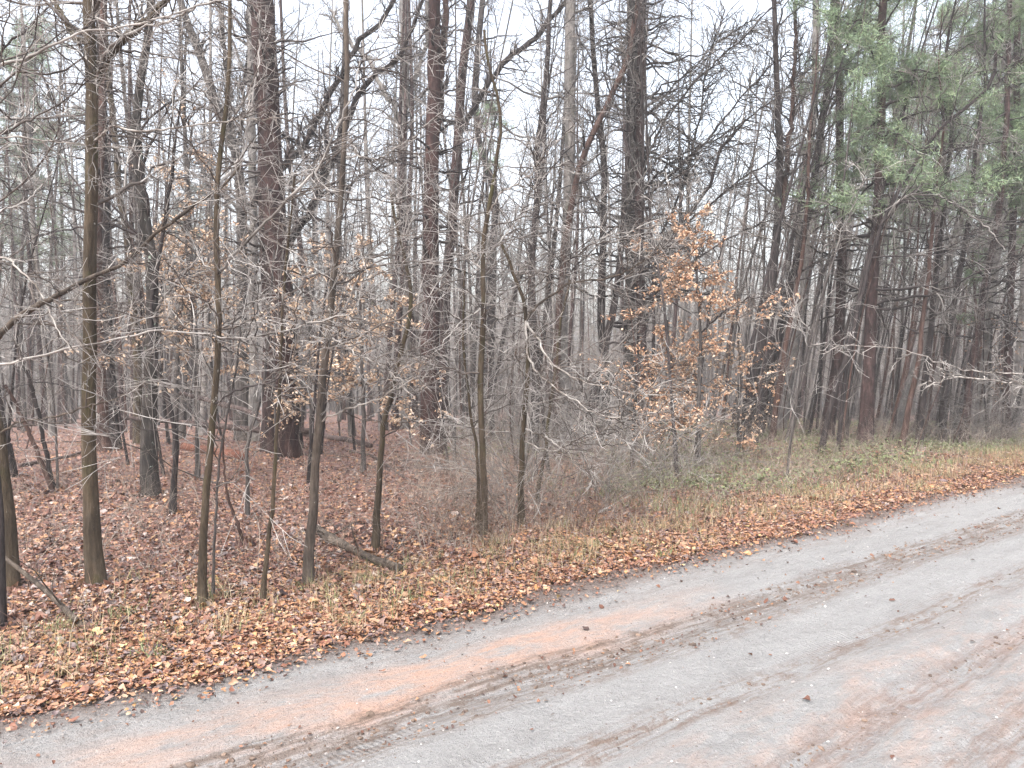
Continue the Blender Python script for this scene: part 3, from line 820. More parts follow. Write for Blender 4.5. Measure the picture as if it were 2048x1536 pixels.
make_tree("young_tree", "stout olive brown trunk with white flecks and a high fork, biggest of the near trunks", TREE, (196, 1172),
          [(186, 1110), (180, 1000), (178, 900), (177, 800), (178, 650), (181, 500), (183, 400), (184, 300), (183, 200), (182, 150), (180, 60), (178, 0)], 30, 21, 9, 'spread', M_OLIVE, (TW_BROWN, TW_PALE),
          limbs=[([(190, 152), (235, 90), (270, 65), (300, 40), (335, 0), (370, -60)], 17, 12, -0.3, M_OLIVE),
                 ([(172, 125), (150, 80), (110, 0), (80, -60)], 13, 9, 0.3, M_OLIVE),
                 ([(186, 290), (232, 246), (290, 260), (376, 253), (478, 239), (560, 236)], 7, 3, -0.8, TW_WHITE),
                 ([(185, 150), (215, 100), (262, 72), (330, 52), (400, 20), (440, 0)], 8, 5, -0.5, TW_PALE)], cstart=2.6, dens=1.1)
make_tree("slim_tree", "slim straight mossy stem right of the stout olive trunk, forking into bare arms", TREE, (405, 1214),
          [(404, 1150), (405, 1080), (412, 980), (420, 900), (431, 780), (438, 690), (443, 600), (437, 550), (431, 480), (428, 400), (432, 330), (452, 260), (460, 150), (462, 0)], 17, 7, 7, 'sap', M_OLIVE, (TW_BROWN, TW_PALE),
          limbs=[([(440, 545), (470, 515), (500, 480), (530, 450), (560, 415), (600, 372), (640, 325), (670, 260), (700, 200), (720, 120)], 10, 4, -0.5, TW_PALE),
                 ([(430, 386), (455, 350), (475, 330), (490, 260), (500, 200), (515, 110), (520, 20)], 8, 4, 0.3, TW_PALE),
                 ([(434, 785), (480, 778), (540, 765), (580, 745), (610, 720), (635, 695), (680, 660)], 6, 3, -0.4, TW_DARK),
                 ([(437, 555), (405, 520), (380, 480), (350, 440)], 5, 2, 0.2, TW_PALE),
                 ([(440, 640), (410, 600), (360, 560), (330, 500)], 5, 2, -0.3, TW_WHITE)], cstart=1.6, dens=1.1)
make_tree("slim_tree", "ridged brown stem, whitish high up, beside the knobbly fallen branch log", TREE, (616, 1172),
          [(620, 1100), (628, 1000), (633, 900), (641, 800), (650, 700), (660, 640), (670, 560), (673, 500), (680, 400), (690, 300), (692, 200), (693, 100), (693, 0)], 18, 9, 8, 'sap', M_STICK, (TW_BROWN, TW_PALE),
          limbs=[([(660, 650), (700, 590), (720, 540), (740, 500), (800, 440)], 7, 3, -0.5, TW_PALE),
                 ([(655, 690), (700, 700), (760, 730), (800, 760), (830, 800)], 6, 2, -0.4, TW_WHITE),
                 ([(645, 830), (700, 815), (760, 800), (830, 760), (900, 745)], 5, 2, -0.3, TW_WHITE),
                 ([(690, 330), (760, 310), (830, 270), (900, 200)], 5, 3, -0.3, TW_PALE)], cstart=1.7, dens=1.2, knob=0.06)
make_tree("sapling", "thin crooked olive stem between the ridged brown stem and the tall slim central stem", SAP, (748, 1102),
          [(755, 1040), (758, 980), (761, 900), (765, 843), (783, 790), (797, 720), (815, 660), (825, 600), (812, 520), (790, 440), (780, 380)], 14, 5, None, 'sap', M_OLIVE, (TW_BROWN, TW_PALE),
          limbs=[([(768, 830), (790, 800), (785, 750), (770, 700)], 5, 2, 0.1, TW_WHITE)], cstart=0.9, dens=1.7)
make_tree("slim_tree", "tall slim olive stem in the middle, its bare whitish upper part bending right", TREE, (964, 1076),
          [(968, 1000), (966, 900), (960, 800), (962, 700), (968, 650), (966, 600), (966, 520), (975, 420), (986, 370), (994, 320), (1001, 260), (1003, 222), (998, 190), (985, 167), (975, 120), (968, 60)], 15, 5, None, 'sap', M_OLIVE, (TW_BROWN, TW_PALE), lden=1.3,
          limbs=[([(975, 420), (1000, 390), (1050, 350), (1090, 310), (1150, 250)], 5, 2, -0.3, TW_WHITE),
                 ([(968, 500), (1000, 470), (1040, 420), (1080, 350), (1140, 320)], 5, 2, 0.2, TW_PALE),
                 ([(966, 540), (930, 500), (890, 440), (840, 400)], 4, 2, 0.1, TW_WHITE)], cstart=1.5, dens=1.5)
make_tree("slim_tree", "short olive stem forking into two white branches that arch down to the right", TREE, (1043, 1056),
          [(1042, 1000), (1043, 928), (1048, 843), (1056, 757), (1055, 700), (1053, 640), (1048, 600), (1030, 560), (1018, 520), (1000, 480)], 13, 6, None, 'sap', M_OLIVE, (TW_BROWN, TW_PALE),
          limbs=[([(1053, 645), (1047, 690), (1056, 720), (1075, 742), (1110, 775), (1150, 800), (1190, 828), (1240, 835)], 7, 3, -0.9, TW_WHITE),
                 ([(1053, 645), (1072, 672), (1100, 720), (1140, 745), (1180, 765), (1250, 775), (1300, 790), (1360, 792)], 7, 2, -0.9, TW_WHITE),
                 ([(1053, 635), (1070, 615), (1095, 595), (1125, 565), (1150, 557), (1230, 545), (1290, 515), (1340, 490)], 8, 3, -0.4, M_STICK),
                 ([(1050, 800), (1100, 790), (1160, 770), (1230, 690), (1280, 640)], 5, 2, -0.6, TW_PALE),
                 ([(1053, 600), (1120, 520), (1200, 470), (1300, 440), (1400, 400)], 5, 2, -0.5, TW_PALE),
                 ([(1045, 880), (1100, 900), (1180, 870), (1260, 830), (1340, 820)], 5, 2, -0.7, TW_WHITE),
                 ([(1030, 560), (980, 600), (920, 640), (870, 700), (840, 770)], 5, 2, -0.5, TW_PALE),
                 ([(1044, 860), (1080, 870), (1110, 890), (1150, 925), (1200, 960)], 5, 2, -0.5, TW_WHITE)], cstart=1.3, dens=1.6)
make_tree("sapling", "thin olive stem between the slim mossy stem and the ridged brown stem", SAP, (523, 1206),
          [(533, 1120), (547, 1000), (550, 900), (558, 800), (562, 700), (566, 600), (575, 480), (590, 350)], 10, 4, None, 'sap', M_OLIVE, (TW_BROWN, TW_PALE), cstart=1.2, dens=1.5)
make_tree("sapling", "thin reddish crooked shoot with few side branches, standing in litter left of centre", SAP, (490, 1096),
          [(480, 1055), (458, 1007), (450, 960), (445, 900), (452, 830)], 7, 3, None, 'bare', M_RED, (TW_BROWN, TW_BROWN), cstart=0.6)
make_tree("sapling", "pencil thin grey stem touching the slim mossy stem on its right", SAP, (424, 1198),
          [(428, 1120), (430, 1040), (436, 940), (450, 850), (470, 760), (480, 650)], 6, 3, None, 'sap', M_GREY, (TW_GREY, TW_PALE), cstart=0.8, dens=1.4)
make_tree("sapling", "slender grey stem rising behind the reddish shoot, forking low over the litter", SAP, (496, 1036),
          [(495, 978), (492, 900), (497, 870), (512, 830), (525, 790), (533, 700), (540, 600), (548, 500)], 8, 4, None, 'sap', M_GREY, (TW_GREY, TW_PALE), cstart=1.0, dens=1.4)
make_tree("sapling", "thin brown stem close against the left side of the tall slim central stem", SAP, (948, 1064),
          [(958, 1000), (955, 900), (940, 820), (930, 740), (925, 650), (930, 540)], 8, 4, None, 'sap', M_OLIVE, (TW_BROWN, TW_PALE), cstart=1.0, dens=1.3)
make_tree("sapling", "thin leaning brown stem just right of the stem with the white arching branches", SAP, (1072, 1010),
          [(1080, 960), (1090, 900), (1098, 830), (1112, 740), (1120, 650), (1140, 560)], 8, 4, None, 'sap', M_OLIVE, (TW_BROWN, TW_GREY), cstart=1.0, dens=1.4)
# ---- second row
make_tree("forest_tree", "dark trunk covered in pale green lichen, left of the crooked black stem", TREE, (303, 992),
          [(299, 930), (297, 880), (298, 800), (303, 700), (305, 620), (308, 560), (300, 500), (288, 440), (275, 350), (272, 260), (275, 170), (293, 120), (298, 60), (303, 0)], 29, 14, 10, 'hard', M_LICHEN, (TW_DARK, TW_GREY), cstart=3.0,
          limbs=[([(303, 640), (320, 600), (345, 575), (385, 530), (410, 490)], 9, 5, -0.4, TW_PALE)])
make_tree("forest_tree", "snaking thin black stem beside the lichen covered trunk", TREE, (345, 1030),
          [(347, 980), (355, 869), (348, 840), (338, 807), (330, 775), (318, 752), (307, 720), (300, 690), (302, 600), (320, 500), (340, 380)], 12, 7, 5, 'sap', M_DARK, (TW_DARK, TW_GREY), cstart=2.2)
make_tree("forest_tree", "straight dark trunk with flared base, right one of the pair left of the lichen trunk", TREE, (228, 900),
          [(224, 860), (221, 800), (219, 739), (214, 640), (212, 560), (212, 444), (208, 307), (206, 205), (200, 60), (200, 0)], 20, 14, 12, 'pine', M_DARK, (TW_DARK, TW_GREY), cstart=2.6, flare=1.7)
make_tree("forest_tree", "dull brown trunk, left one of the close pair partly hidden by the stout olive trunk", TREE, (210, 903),
          [(206, 860), (204, 800), (200, 700), (197, 600), (196, 450), (200, 300), (205, 150), (207, 0)], 20, 13, 12, 'pine', M_RED, (TW_DARK, TW_GREY), cstart=2.6, flare=1.6)
make_tree("forest_tree", "olive trunk leaning slightly left right behind the lichen covered trunk", TREE, (278, 888),
          [(276, 820), (275, 740), (270, 660), (265, 600), (258, 500), (250, 450), (239, 400), (233, 290), (220, 191), (212, 100), (205, 0)], 17, 10, 11, 'pine', M_OLIVE, (TW_DARK, TW_GREY), cstart=2.8)
make_tree("pine_tree", "very thick dark purplish pine trunk, the biggest trunk in the picture", TREE, (578, 914),
          [(574, 860), (571, 800), (569, 700), (565, 620), (558, 540), (550, 450), (546, 380), (541, 300), (536, 220), (530, 120), (524, 0)], 44, 46, 15, 'pine', M_PINE2, (TW_DARK, TW_GREY), cstart=4.2, dens=0.9, flare=1.25, nseg=34,
          needles=(L_NEEDLE2, 500, 0.12, 9))
make_tree("forest_tree", "dark curving hardwood hugging the thickest pine, one limb sweeping up to the right", TREE, (592, 896),
          [(586, 800), (583, 700), (578, 600), (572, 545), (566, 515)], 22, 22, None, 'bare', M_DARK, (TW_DARK, TW_BROWN),
          limbs=[([(566, 515), (590, 470), (616, 437), (633, 400), (650, 352), (673, 307), (697, 245), (728, 171), (787, 130), (814, 92), (835, 30), (860, -40)], 18, 6, -0.6, M_DARK),
                 ([(633, 400), (690, 385), (740, 350), (800, 320), (860, 310), (900, 300), (960, 270)], 8, 4, -0.5, M_DARK),
                 ([(650, 352), (640, 300), (655, 240), (690, 180), (700, 100)], 7, 4, 0.5, M_DARK)], cstart=2.2, dens=1.0)
make_tree("forest_tree", "grey forked tree left of the thickest pine with several upright arms", TREE, (487, 882),
          [(486, 800), (484, 700), (483, 600), (485, 520), (483, 430), (480, 400), (478, 307), (460, 270), (441, 239), (418, 164), (393, 85), (362, 17), (350, -30)], 26, 13, 11, 'hard', M_GREY, (TW_DARK, TW_GREY),
          limbs=[([(482, 420), (460, 400), (441, 386), (432, 360), (400, 330), (370, 290)], 10, 5, 0.3, M_GREY),
                 ([(480, 395), (472, 300), (468, 219), (458, 137), (444, 0), (440, -40)], 12, 8, 0.5, M_GREY),
                 ([(476, 300), (480, 220), (478, 154), (494, 95), (492, 0), (495, -40)], 10, 7, -0.3, M_DARK),
                 ([(490, 430), (505, 412), (535, 370), (564, 335), (615, 283), (649, 205), (684, 140), (718, 78), (752, 44), (786, 0), (810, -40)], 15, 7, -1.6, M_DARK)], cstart=3.2)
make_tree("forest_tree", "narrow pale grey trunk squeezed behind the forked tree and the thickest pine", TREE, (508, 884),
          [(508, 750), (507, 600), (506, 450), (505, 300), (502, 150), (500, 0)], 18, 14, 13, 'pale', M_PALE, (TW_GREY, TW_FAR), cstart=4)
make_tree("pine_tree", "brown trunk standing directly left of the foot of the thickest pine", TREE, (543, 905),
          [(543, 800), (541, 700), (538, 600), (532, 480), (528, 360), (526, 200), (524, 60)], 34, 20, 12, 'pine', M_PINE, (TW_DARK, TW_GREY), cstart=3)
make_tree("pine_tree", "tall straight dark pine left of centre with a flared foot in the open litter", TREE, (866, 906),
          [(862, 850), (859, 780), (860, 700), (862, 600), (862, 500), (862, 400), (864, 300), (867, 200), (869, 120), (868, 0)], 38, 24, 14, 'pine', M_PINE2, (TW_DARK, TW_GREY), cstart=3.4, flare=1.4, nseg=32,
          limbs=[([(864, 330), (876, 270), (884, 190), (888, 80), (890, 0), (892, -50)], 16, 12, 0.4, M_RED)], needles=(L_NEEDLE2, 300, 0.12, 8.5))
make_tree("pine_tree", "slimmer reddish pine right behind the tall straight pine, with a long limb rising right", TREE, (886, 884),
          [(888, 800), (889, 700), (890, 560), (903, 478), (910, 342), (917, 239), (923, 154), (934, 85), (940, 0)], 22, 16, 13, 'pine', M_PINE, (TW_DARK, TW_GREY), cstart=3.4,
          limbs=[([(902, 330), (915, 270), (940, 219), (968, 171), (992, 137), (1026, 106), (1067, 79), (1105, 27), (1135, 0), (1160, -40)], 13, 9, 0.4, M_DARK)])
make_tree("pale_tree", "large pale grey hardwood left of the tall straight pine, limbs spreading both ways", TREE, (803, 856),
          [(812, 750), (819, 660), (812, 560), (805, 500), (804, 410), (803, 300), (807, 205), (810, 102), (808, 0)], 26, 17, 15, 'pale', M_PALE, (TW_GREY, TW_FAR),
          limbs=[([(806, 300), (794, 225), (760, 170), (735, 120), (700, 90), (660, 20)], 12, 6, 0.5, M_PALE), ([(806, 240), (830, 160), (850, 90), (855, 0)], 11, 7, 0.5, M_PALE),
                 ([(803, 330), (770, 320), (735, 325), (700, 300), (650, 260)], 9, 4, 0.8, M_PALE)], cstart=5)
make_tree("forest_tree", "dark trunk behind the whitish central stem, leaning left toward its top", TREE, (977, 852),
          [(976, 780), (980, 700), (985, 590), (986, 480), (992, 410), (980, 340), (965, 310), (954, 280), (950, 180), (958, 60), (965, 0)], 18, 11, 11, 'hard', M_DARK, (TW_DARK, TW_GREY), cstart=3)
make_tree("forest_tree", "thin black stem making an S bend right of the whitish central stem", TREE, (983, 878),
          [(984, 820), (985, 775), (999, 723), (1009, 662), (1022, 610), (1040, 560), (1048, 530), (1056, 516), (1066, 505), (1075, 440), (1085, 340)], 10, 7, 8, 'sap', M_DARK, (TW_DARK, TW_GREY), cstart=3)
make_tree("forest_tree", "dark trunk directly behind the stem with the white arching branches", TREE, (1068, 905),
          [(1070, 820), (1072, 723), (1066, 640), (1060, 552), (1067, 467), (1074, 444), (1074, 307), (1091, 171), (1098, 68), (1100, 0)], 18, 9, 11, 'hard', M_DARK, (TW_DARK, TW_GREY), cstart=3)
make_tree("pale_tree", "pale lichen dappled trunk right of centre, straight and tall", TREE, (1130, 884),
          [(1128, 780), (1124, 660), (1124, 552), (1136, 478), (1139, 307), (1139, 171), (1141, 60), (1142, 0)], 24, 20, 14, 'pale', M_PALE, (TW_GREY, TW_GREY), cstart=3.6)
make_tree("forest_tree", "dark reddish trunk leaning right out from behind the lichen dappled pale trunk", TREE, (1112, 888),
          [(1111, 790), (1116, 650), (1124, 540), (1132, 478), (1145, 393), (1163, 307), (1204, 232), (1236, 170), (1262, 90), (1280, 0)], 16, 10, 10, 'spread', M_RED, (TW_DARK, TW_GREY), cstart=3, dens=1.3)
make_tree("pine_tree", "tall grey pink trunk, left one of the touching pair at right of centre", TREE, (1262, 872),
          [(1260, 780), (1261, 650), (1262, 478), (1261, 300), (1261, 200), (1264, 80), (1265, 0)], 24, 21, 15, 'pine', M_GREY, (TW_DARK, TW_GREY), cstart=3.4, dens=1.4)
make_tree("pine_tree", "dark brown trunk, right one of the touching pair at right of centre", TREE, (1288, 880),
          [(1285, 780), (1282, 650), (1279, 478), (1279, 307), (1282, 171), (1284, 60), (1284, 0)], 19, 16, 15, 'pine', M_PINE, (TW_DARK, TW_GREY), cstart=2.6, dens=2.2, Lf=1.5,
          limbs=[([(1285, 640), (1320, 560), (1345, 470), (1380, 420), (1420, 360), (1440, 300), (1490, 240)], 11, 5, -1.0, M_DARK),
                 ([(1284, 560), (1330, 480), (1400, 430), (1470, 370), (1560, 320), (1650, 250)], 8, 4, -0.8, M_DARK),
                 ([(1283, 420), (1340, 350), (1420, 280), (1500, 180), (1580, 100)], 8, 4, -0.6, M_DARK),
                 ([(1283, 330), (1330, 240), (1400, 150), (1500, 60), (1560, 0)], 8, 4, -0.6, M_DARK),
                 ([(1283, 520), (1340, 440), (1380, 350), (1400, 260), (1410, 150), (1450, 20)], 8, 4, 0.3, M_DARK),
                 ([(1284, 600), (1350, 540), (1440, 480), (1540, 440), (1640, 420)], 6, 3, -0.6, M_DARK),
                 ([(1283, 250), (1350, 170), (1430, 90), (1520, 30)], 7, 3, 0.3, M_DARK),
                 ([(1283, 380), (1360, 310), (1460, 260), (1560, 190), (1640, 90)], 7, 3, 0.5, M_DARK)])
make_tree("forest_tree", "short black leaning trunk low among brush right of the pale dappled trunk", TREE, (1175, 888),
          [(1180, 840), (1192, 780), (1204, 720), (1215, 660), (1232, 600), (1240, 520), (1248, 420)], 20, 10, 9, 'spread', M_DARK, (TW_DARK, TW_GREY), cstart=2, dens=1.2)
make_tree("forest_tree", "dark double bent trunk left of the touching pair", TREE, (1212, 884),
          [(1214, 800), (1210, 720), (1200, 640), (1204, 560), (1206, 460), (1210, 340), (1200, 240), (1186, 120), (1180, 0)], 18, 9, 12, 'hard', M_DARK, (TW_DARK, TW_GREY), cstart=3)
# ---- right: trunks leaning right
make_tree("forest_tree", "dark trunk leaning right, first of the leaning trunks right of the orange leaved sapling", TREE, (1486, 884),
          [(1497, 820), (1509, 757), (1519, 689), (1539, 604), (1550, 518), (1555, 450), (1560, 307), (1555, 205), (1550, 80), (1548, 0)], 21, 9, 12, 'hard', M_DARK, (TW_DARK, TW_GREY), cstart=3,
          limbs=[([(1553, 460), (1565, 390), (1572, 342), (1584, 239), (1591, 102), (1592, 0)], 11, 7, 0.4, M_RED)])
make_tree("forest_tree", "dark trunk leaning strongly right and crossing thinner stems, second of the leaning trunks", TREE, (1515, 876),
          [(1528, 800), (1543, 706), (1567, 638), (1587, 552), (1602, 500), (1615, 440), (1628, 376), (1638, 273), (1656, 188), (1662, 80), (1665, 0)], 17, 13, 12, 'hard', M_DARK, (TW_DARK, TW_GREY), cstart=3)
make_tree("forest_tree", "thin reddish stem between the two strongly leaning dark trunks", TREE, (1541, 886),
          [(1550, 820), (1560, 757), (1572, 690), (1584, 620), (1600, 540), (1612, 440), (1618, 330)], 11, 7, 8, 'sap', M_RED, (TW_DARK, TW_GREY), cstart=2.4)
make_tree("pale_tree", "pale grey trunk leaning right behind the dark leaning trunks", TREE, (1560, 866),
          [(1575, 780), (1590, 700), (1606, 600), (1612, 500), (1590, 430), (1611, 342), (1628, 239), (1632, 102), (1634, 0)], 15, 13, 13, 'pale', M_PALE, (TW_GREY, TW_FAR), cstart=4)
make_tree("pine_tree", "dark upright pine between the leaning trunks and the long hooked tree", TREE, (1652, 882),
          [(1660, 820), (1669, 775), (1675, 700), (1680, 655), (1683, 552), (1685, 450), (1678, 330), (1680, 205), (1677, 102), (1676, 0)], 21, 13, 14, 'pine', M_PINE, (TW_DARK, TW_GREY), cstart=2.8, dens=1.3,
          needles=(L_NEEDLE, 500, 0.15, 6.5))
make_tree("pine_tree", "thick straight reddish pine at right carrying the greenest needles", TREE, (1728, 894),
          [(1733, 830), (1737, 757), (1741, 655), (1742, 587), (1751, 518), (1755, 444), (1758, 376), (1761, 239), (1763, 150), (1765, 0)], 24, 15, 14, 'pine', M_PINE, (TW_DARK, TW_GREY), cstart=2.6, dens=1.6, Lf=1.5,
          needles=(L_NEEDLE, 4000, 0.17, 4.4))
make_tree("forest_tree", "long dark trunk leaning right then bending up into a hook high against the pines", TREE, (1640, 884),
          [(1662, 800), (1690, 723), (1710, 655), (1725, 580), (1748, 490), (1765, 440), (1782, 410), (1809, 352), (1840, 314), (1867, 273), (1895, 239), (1929, 215), (1963, 195), (1987, 171), (1994, 143), (1993, 102), (1983, 72)], 10.5, 6, None, 'spread', M_DARK, (TW_DARK, TW_GREY), cstart=3, dens=0.7, depth=14.3,
          limbs=[([(1770, 425), (1795, 402), (1826, 393), (1878, 393), (1929, 417), (1980, 454), (2010, 500)], 6, 3, -0.4, TW_PALE),
                 ([(1853, 300), (1880, 296), (1910, 290), (1950, 300)], 5, 3, 0.3, M_DARK), ([(1875, 262), (1890, 220), (1915, 165)], 5, 3, 0.3, M_DARK),
                 ([(1987, 171), (2020, 140), (2060, 110)], 4, 2, 0.1, M_DARK)])
make_tree("forest_tree", "thin reddish stem leaning right just beside the thick straight pine", TREE, (1799, 896),
          [(1808, 860), (1816, 826), (1830, 750), (1842, 689), (1850, 600), (1862, 500), (1870, 380)], 11, 6, 8, 'sap', M_RED, (TW_DARK, TW_GREY), cstart=2)
make_tree("forest_tree", "slim black trunk with sinuous outline in the right hand thicket", TREE, (1838, 894),
          [(1842, 830), (1850, 760), (1861, 689), (1867, 587), (1878, 518), (1888, 430), (1900, 320), (1906, 200)], 13, 7, 10, 'sap', M_DARK, (TW_DARK, TW_GREY), cstart=2.4)
make_tree("forest_tree", "dark stem leaning right near the small tan leaved sapling", TREE, (1885, 892),
          [(1888, 800), (1893, 700), (1905, 620), (1925, 520), (1940, 430), (1950, 300)], 13, 8, 10, 'sap', M_DARK, (TW_DARK, TW_GREY), cstart=2)
make_tree("pine_tree", "dark pine leaning right near the right edge with thin dull needles", TREE, (1925, 890),
          [(1935, 800), (1950, 700), (1965, 600), (1982, 510), (1998, 420), (2010, 300), (2015, 150), (2020, 0)], 14, 9, 12, 'pine', M_PINE, (TW_DARK, TW_GREY), cstart=2, dens=1.3,
          needles=(L_NEEDLE, 2000, 0.15, 5.0))
make_tree("pine_tree", "straight dark pine trunk at the right edge behind twiggy brush", TREE, (2010, 888),
          [(2014, 780), (2018, 660), (2024, 520), (2030, 380), (2034, 240), (2036, 0)], 15, 11, 13, 'pine', M_PINE, (TW_DARK, TW_GREY), cstart=2, dens=1.3, needles=(L_NEEDLE, 2200, 0.15, 4.6))
make_tree("young_tree", "pale branched tree beyond the right edge with long whitish twigs reaching left", TREE, (2180, 900),
          [(2175, 800), (2165, 600), (2160, 400), (2150, 200), (2150, 0)], 15, 10, 8, 'spread', M_GREY, (TW_GREY, TW_PALE),
          limbs=[([(2165, 770), (2100, 765), (2048, 747), (1980, 745), (1930, 742), (1895, 734), (1843, 716), (1792, 696), (1740, 692), (1690, 689), (1660, 700)], 5, 2, -2.2, TW_WHITE),
                 ([(2165, 800), (2048, 765), (1980, 758), (1900, 755), (1850, 775)], 7, 3, -2.0, TW_WHITE)],
          cstart=2, dens=0.5, lden=0.35)
make_tree("young_tree", "bare tree rooted beyond the left edge whose dark twigs cross the upper left sky", TREE, (-260, 1000),
          [(-255, 850), (-250, 600), (-240, 300), (-235, 100), (-230, 0)], 22, 14, 10, 'spread', M_DARK, (TW_DARK, TW_BROWN), cstart=2, dens=1.3, Lf=1.6,
          limbs=[([(-245, 420), (-120, 300), (0, 100), (40, 60), (90, 20), (150, -30)], 9, 5, -1.0, TW_DARK), ([(-245, 600), (-100, 480), (0, 400), (60, 350), (110, 270), (130, 200)], 8, 4, -1.0, TW_BROWN)])

# ---- beech saplings that keep their leaves
make_tree("beech_sapling", "bushy sapling holding bright orange dead leaves, right of centre", SAP, (1396, 892), 
          [(1398, 800), (1402, 700), (1398, 600), (1392, 520), (1385, 450)], 10, 4, None, 'beech', M_GREY, (TW_BROWN, TW_BROWN), depth=12.5, cstart=0.35, dens=1.8, Lf=1.1,
          leaves=(L_BEECH, 10000, 0.050), limbs=[([(1400, 660), (1450, 625), (1500, 598), (1560, 590)], 6, 3, -0.3, M_DARK)])
make_tree("beech_sapling", "smaller orange leaved sapling with low leaves in front of the green ground cover", SAP, (1352, 925),
          [(1350, 860), (1345, 780), (1340, 700), (1335, 640)], 8, 3, None, 'beech', M_GREY, (TW_BROWN, TW_BROWN), cstart=0.4, dens=1.6, Lf=0.7, leaves=(L_BEECH, 3200, 0.050))
make_tree("beech_sapling", "tan leaved sapling between the ridged brown stem and the tall straight pine", SAP, (726, 868), 
          [(726, 800), (724, 720), (722, 640), (715, 560), (700, 500)], 9, 4, None, 'beech', M_GREY, (TW_BROWN, TW_BROWN), depth=11.5, cstart=0.8, dens=1.3, Lf=0.9, leaves=(L_TAN, 5200, 0.052))
make_tree("beech_sapling", "tan leaved sapling spreading behind the slim mossy stem", SAP, (395, 880), 
          [(392, 800), (388, 720), (384, 620), (378, 540), (372, 480)], 9, 4, None, 'beech', M_GREY, (TW_BROWN, TW_BROWN), depth=10.5, cstart=1.0, dens=2.0, Lf=1.0, leaves=(L_TAN, 3200, 0.052))
make_tree("beech_sapling", "taller sapling with light tan leaves high up, left of the forked grey tree", SAP, (350, 872), 
          [(352, 780), (358, 680), (365, 560), (370, 440), (378, 330), (385, 250)], 11, 4, None, 'beech', M_GREY, (TW_BROWN, TW_BROWN), depth=13.5, cstart=2.4, dens=1.6, Lf=1.0, leaves=(L_TAN, 2800, 0.052))
make_tree("beech_sapling", "thinly leaved tan sapling at the foot of the thickest pine", SAP, (624, 880), 
          [(622, 800), (618, 700), (622, 600), (625, 540)], 8, 3, None, 'beech', M_GREY, (TW_BROWN, TW_BROWN), depth=12.5, cstart=0.6, dens=1.9, Lf=0.9, leaves=(L_TAN, 2600, 0.052))
make_tree("beech_sapling", "small sparse orange leaved sapling near the right edge", SAP, (1975, 884),
          [(1976, 820), (1980, 740), (1984, 660), (1990, 620)], 7, 3, None, 'beech', M_GREY, (TW_BROWN, TW_BROWN), cstart=0.8, dens=1.5, Lf=0.8, leaves=(L_BEECH, 260, 0.062))
make_tree("beech_sapling", "slight sapling with thin scattered tan leaves before the first leaning trunks", SAP, (1475, 890),
          [(1478, 820), (1480, 740), (1476, 660), (1470, 590)], 7, 3, None, 'beech', M_GREY, (TW_BROWN, TW_BROWN), depth=13.5, cstart=0.4, dens=1.3, Lf=0.8, leaves=(L_TAN, 900, 0.05))
# small pine with bright needles at right, and one in the middle
make_tree("pine_sapling", "small pine with a bright green drooping bough near the right edge", SAP, (1960, 882),
          [(1958, 780), (1955, 680), (1950, 600), (1945, 500)], 8, 4, None, 'pine', M_RED, (TW_BROWN, TW_BROWN), cstart=3.0, dens=0.8, Lf=0.5, needles=(L_NEEDLE, 160, 0.15, 2.5))
make_tree("pine_sapling", "slender pine with two small green needle tufts above the centre", SAP, (945, 858),
          [(948, 700), (955, 540), (960, 400), (975, 300), (1000, 210)], 8, 4, None, 'pine', M_DARK, (TW_DARK, TW_GREY), cstart=7.0, dens=1.2, Lf=0.6, needles=(L_NEEDLE, 150, 0.13, 6.2))

# ------------------------------------------------------------------ fallen wood
def fallen(name, label, cat, pts, w0, w1, mat, lifts=None, n=18, Ydef=None, knob=0.08, stubs=0, raise_=0.0):
    Q = []
    for i, (x, y) in enumerate(pts):
        if Ydef: p_ = at(x, y, Ydef[i] if isinstance(Ydef, (list, tuple)) else Ydef)
        else: p_ = hit(x, y)
        Q.append(p_)
    Q = np.array(Q); Ym = Q[:, 1].mean(); k = Ym / F
    rr = np.linspace(w0, w1, len(pts)) * k / 2
    if not Ydef: Q[:, 2] += rr * 0.8 + raise_
    A = resample(np.hstack([Q, rr[:, None]]), n); A[1:-1, :3] += R.normal(0, 0.004, (n - 2, 3))
    A = np.vstack([A[0] * [1, 1, 1, 0.02], A, A[-1] * [1, 1, 1, 0.02]])
    mb = MB().tubes(A[:, :3], A[:, 3], 12, 0, knob)
    if stubs:
        S, D, r, _ = spawn(A[None, :, :3], A[None, :, 3], stubs, 0.1, 0.95, 55, 15, 0.3, 0.004)
        D[:, 2] = np.abs(D[:, 2])
        P1, R1 = grow(S, D, R.uniform(0.15, 0.6, stubs), r, r * 0.3, 6, 0.2); mb.tubes(P1, R1, 5)
    o = mb.build(name, mat, None, None)
    c = Q.mean(0); o.data.transform(Matrix.Translation((-c[0], -c[1], -c[2]))); o.location = tuple(c)
    return tag(o, label, cat)
fallen("fallen_log", "long dark fallen trunk lying level behind the lichen covered trunk", "log", [(236, 835), (330, 842), (410, 850), (470, 855), (530, 862), (560, 868)], 8, 14, M_LOG, Ydef=14.5)
fallen("fallen_log", "grey fallen trunk sloping down to the right toward the thickest pine", "log", [(342, 784), (400, 795), (444, 808), (490, 820), (535, 845), (560, 862)], 8, 15, M_LOG, Ydef=[17, 16.6, 16.2, 15.8, 15.4, 15])
fallen("fallen_log", "short rotten reddish log lying in the litter left of the thickest pine", "log", [(366, 899), (410, 906), (444, 913), (489, 922)], 16, 19, M_REDLOG)
fallen("fallen_log", "dark fallen trunk right of the thickest pine running toward the thin crooked stem", "log", [(586, 868), (630, 876), (690, 884), (742, 896)], 15, 9, M_LOG)
fallen("fallen_log", "broken butt of a dark log with a torn end right of the thickest pine's foot", "log", [(580, 856), (610, 862), (640, 864)], 16, 10, M_LOG, Ydef=14.6)
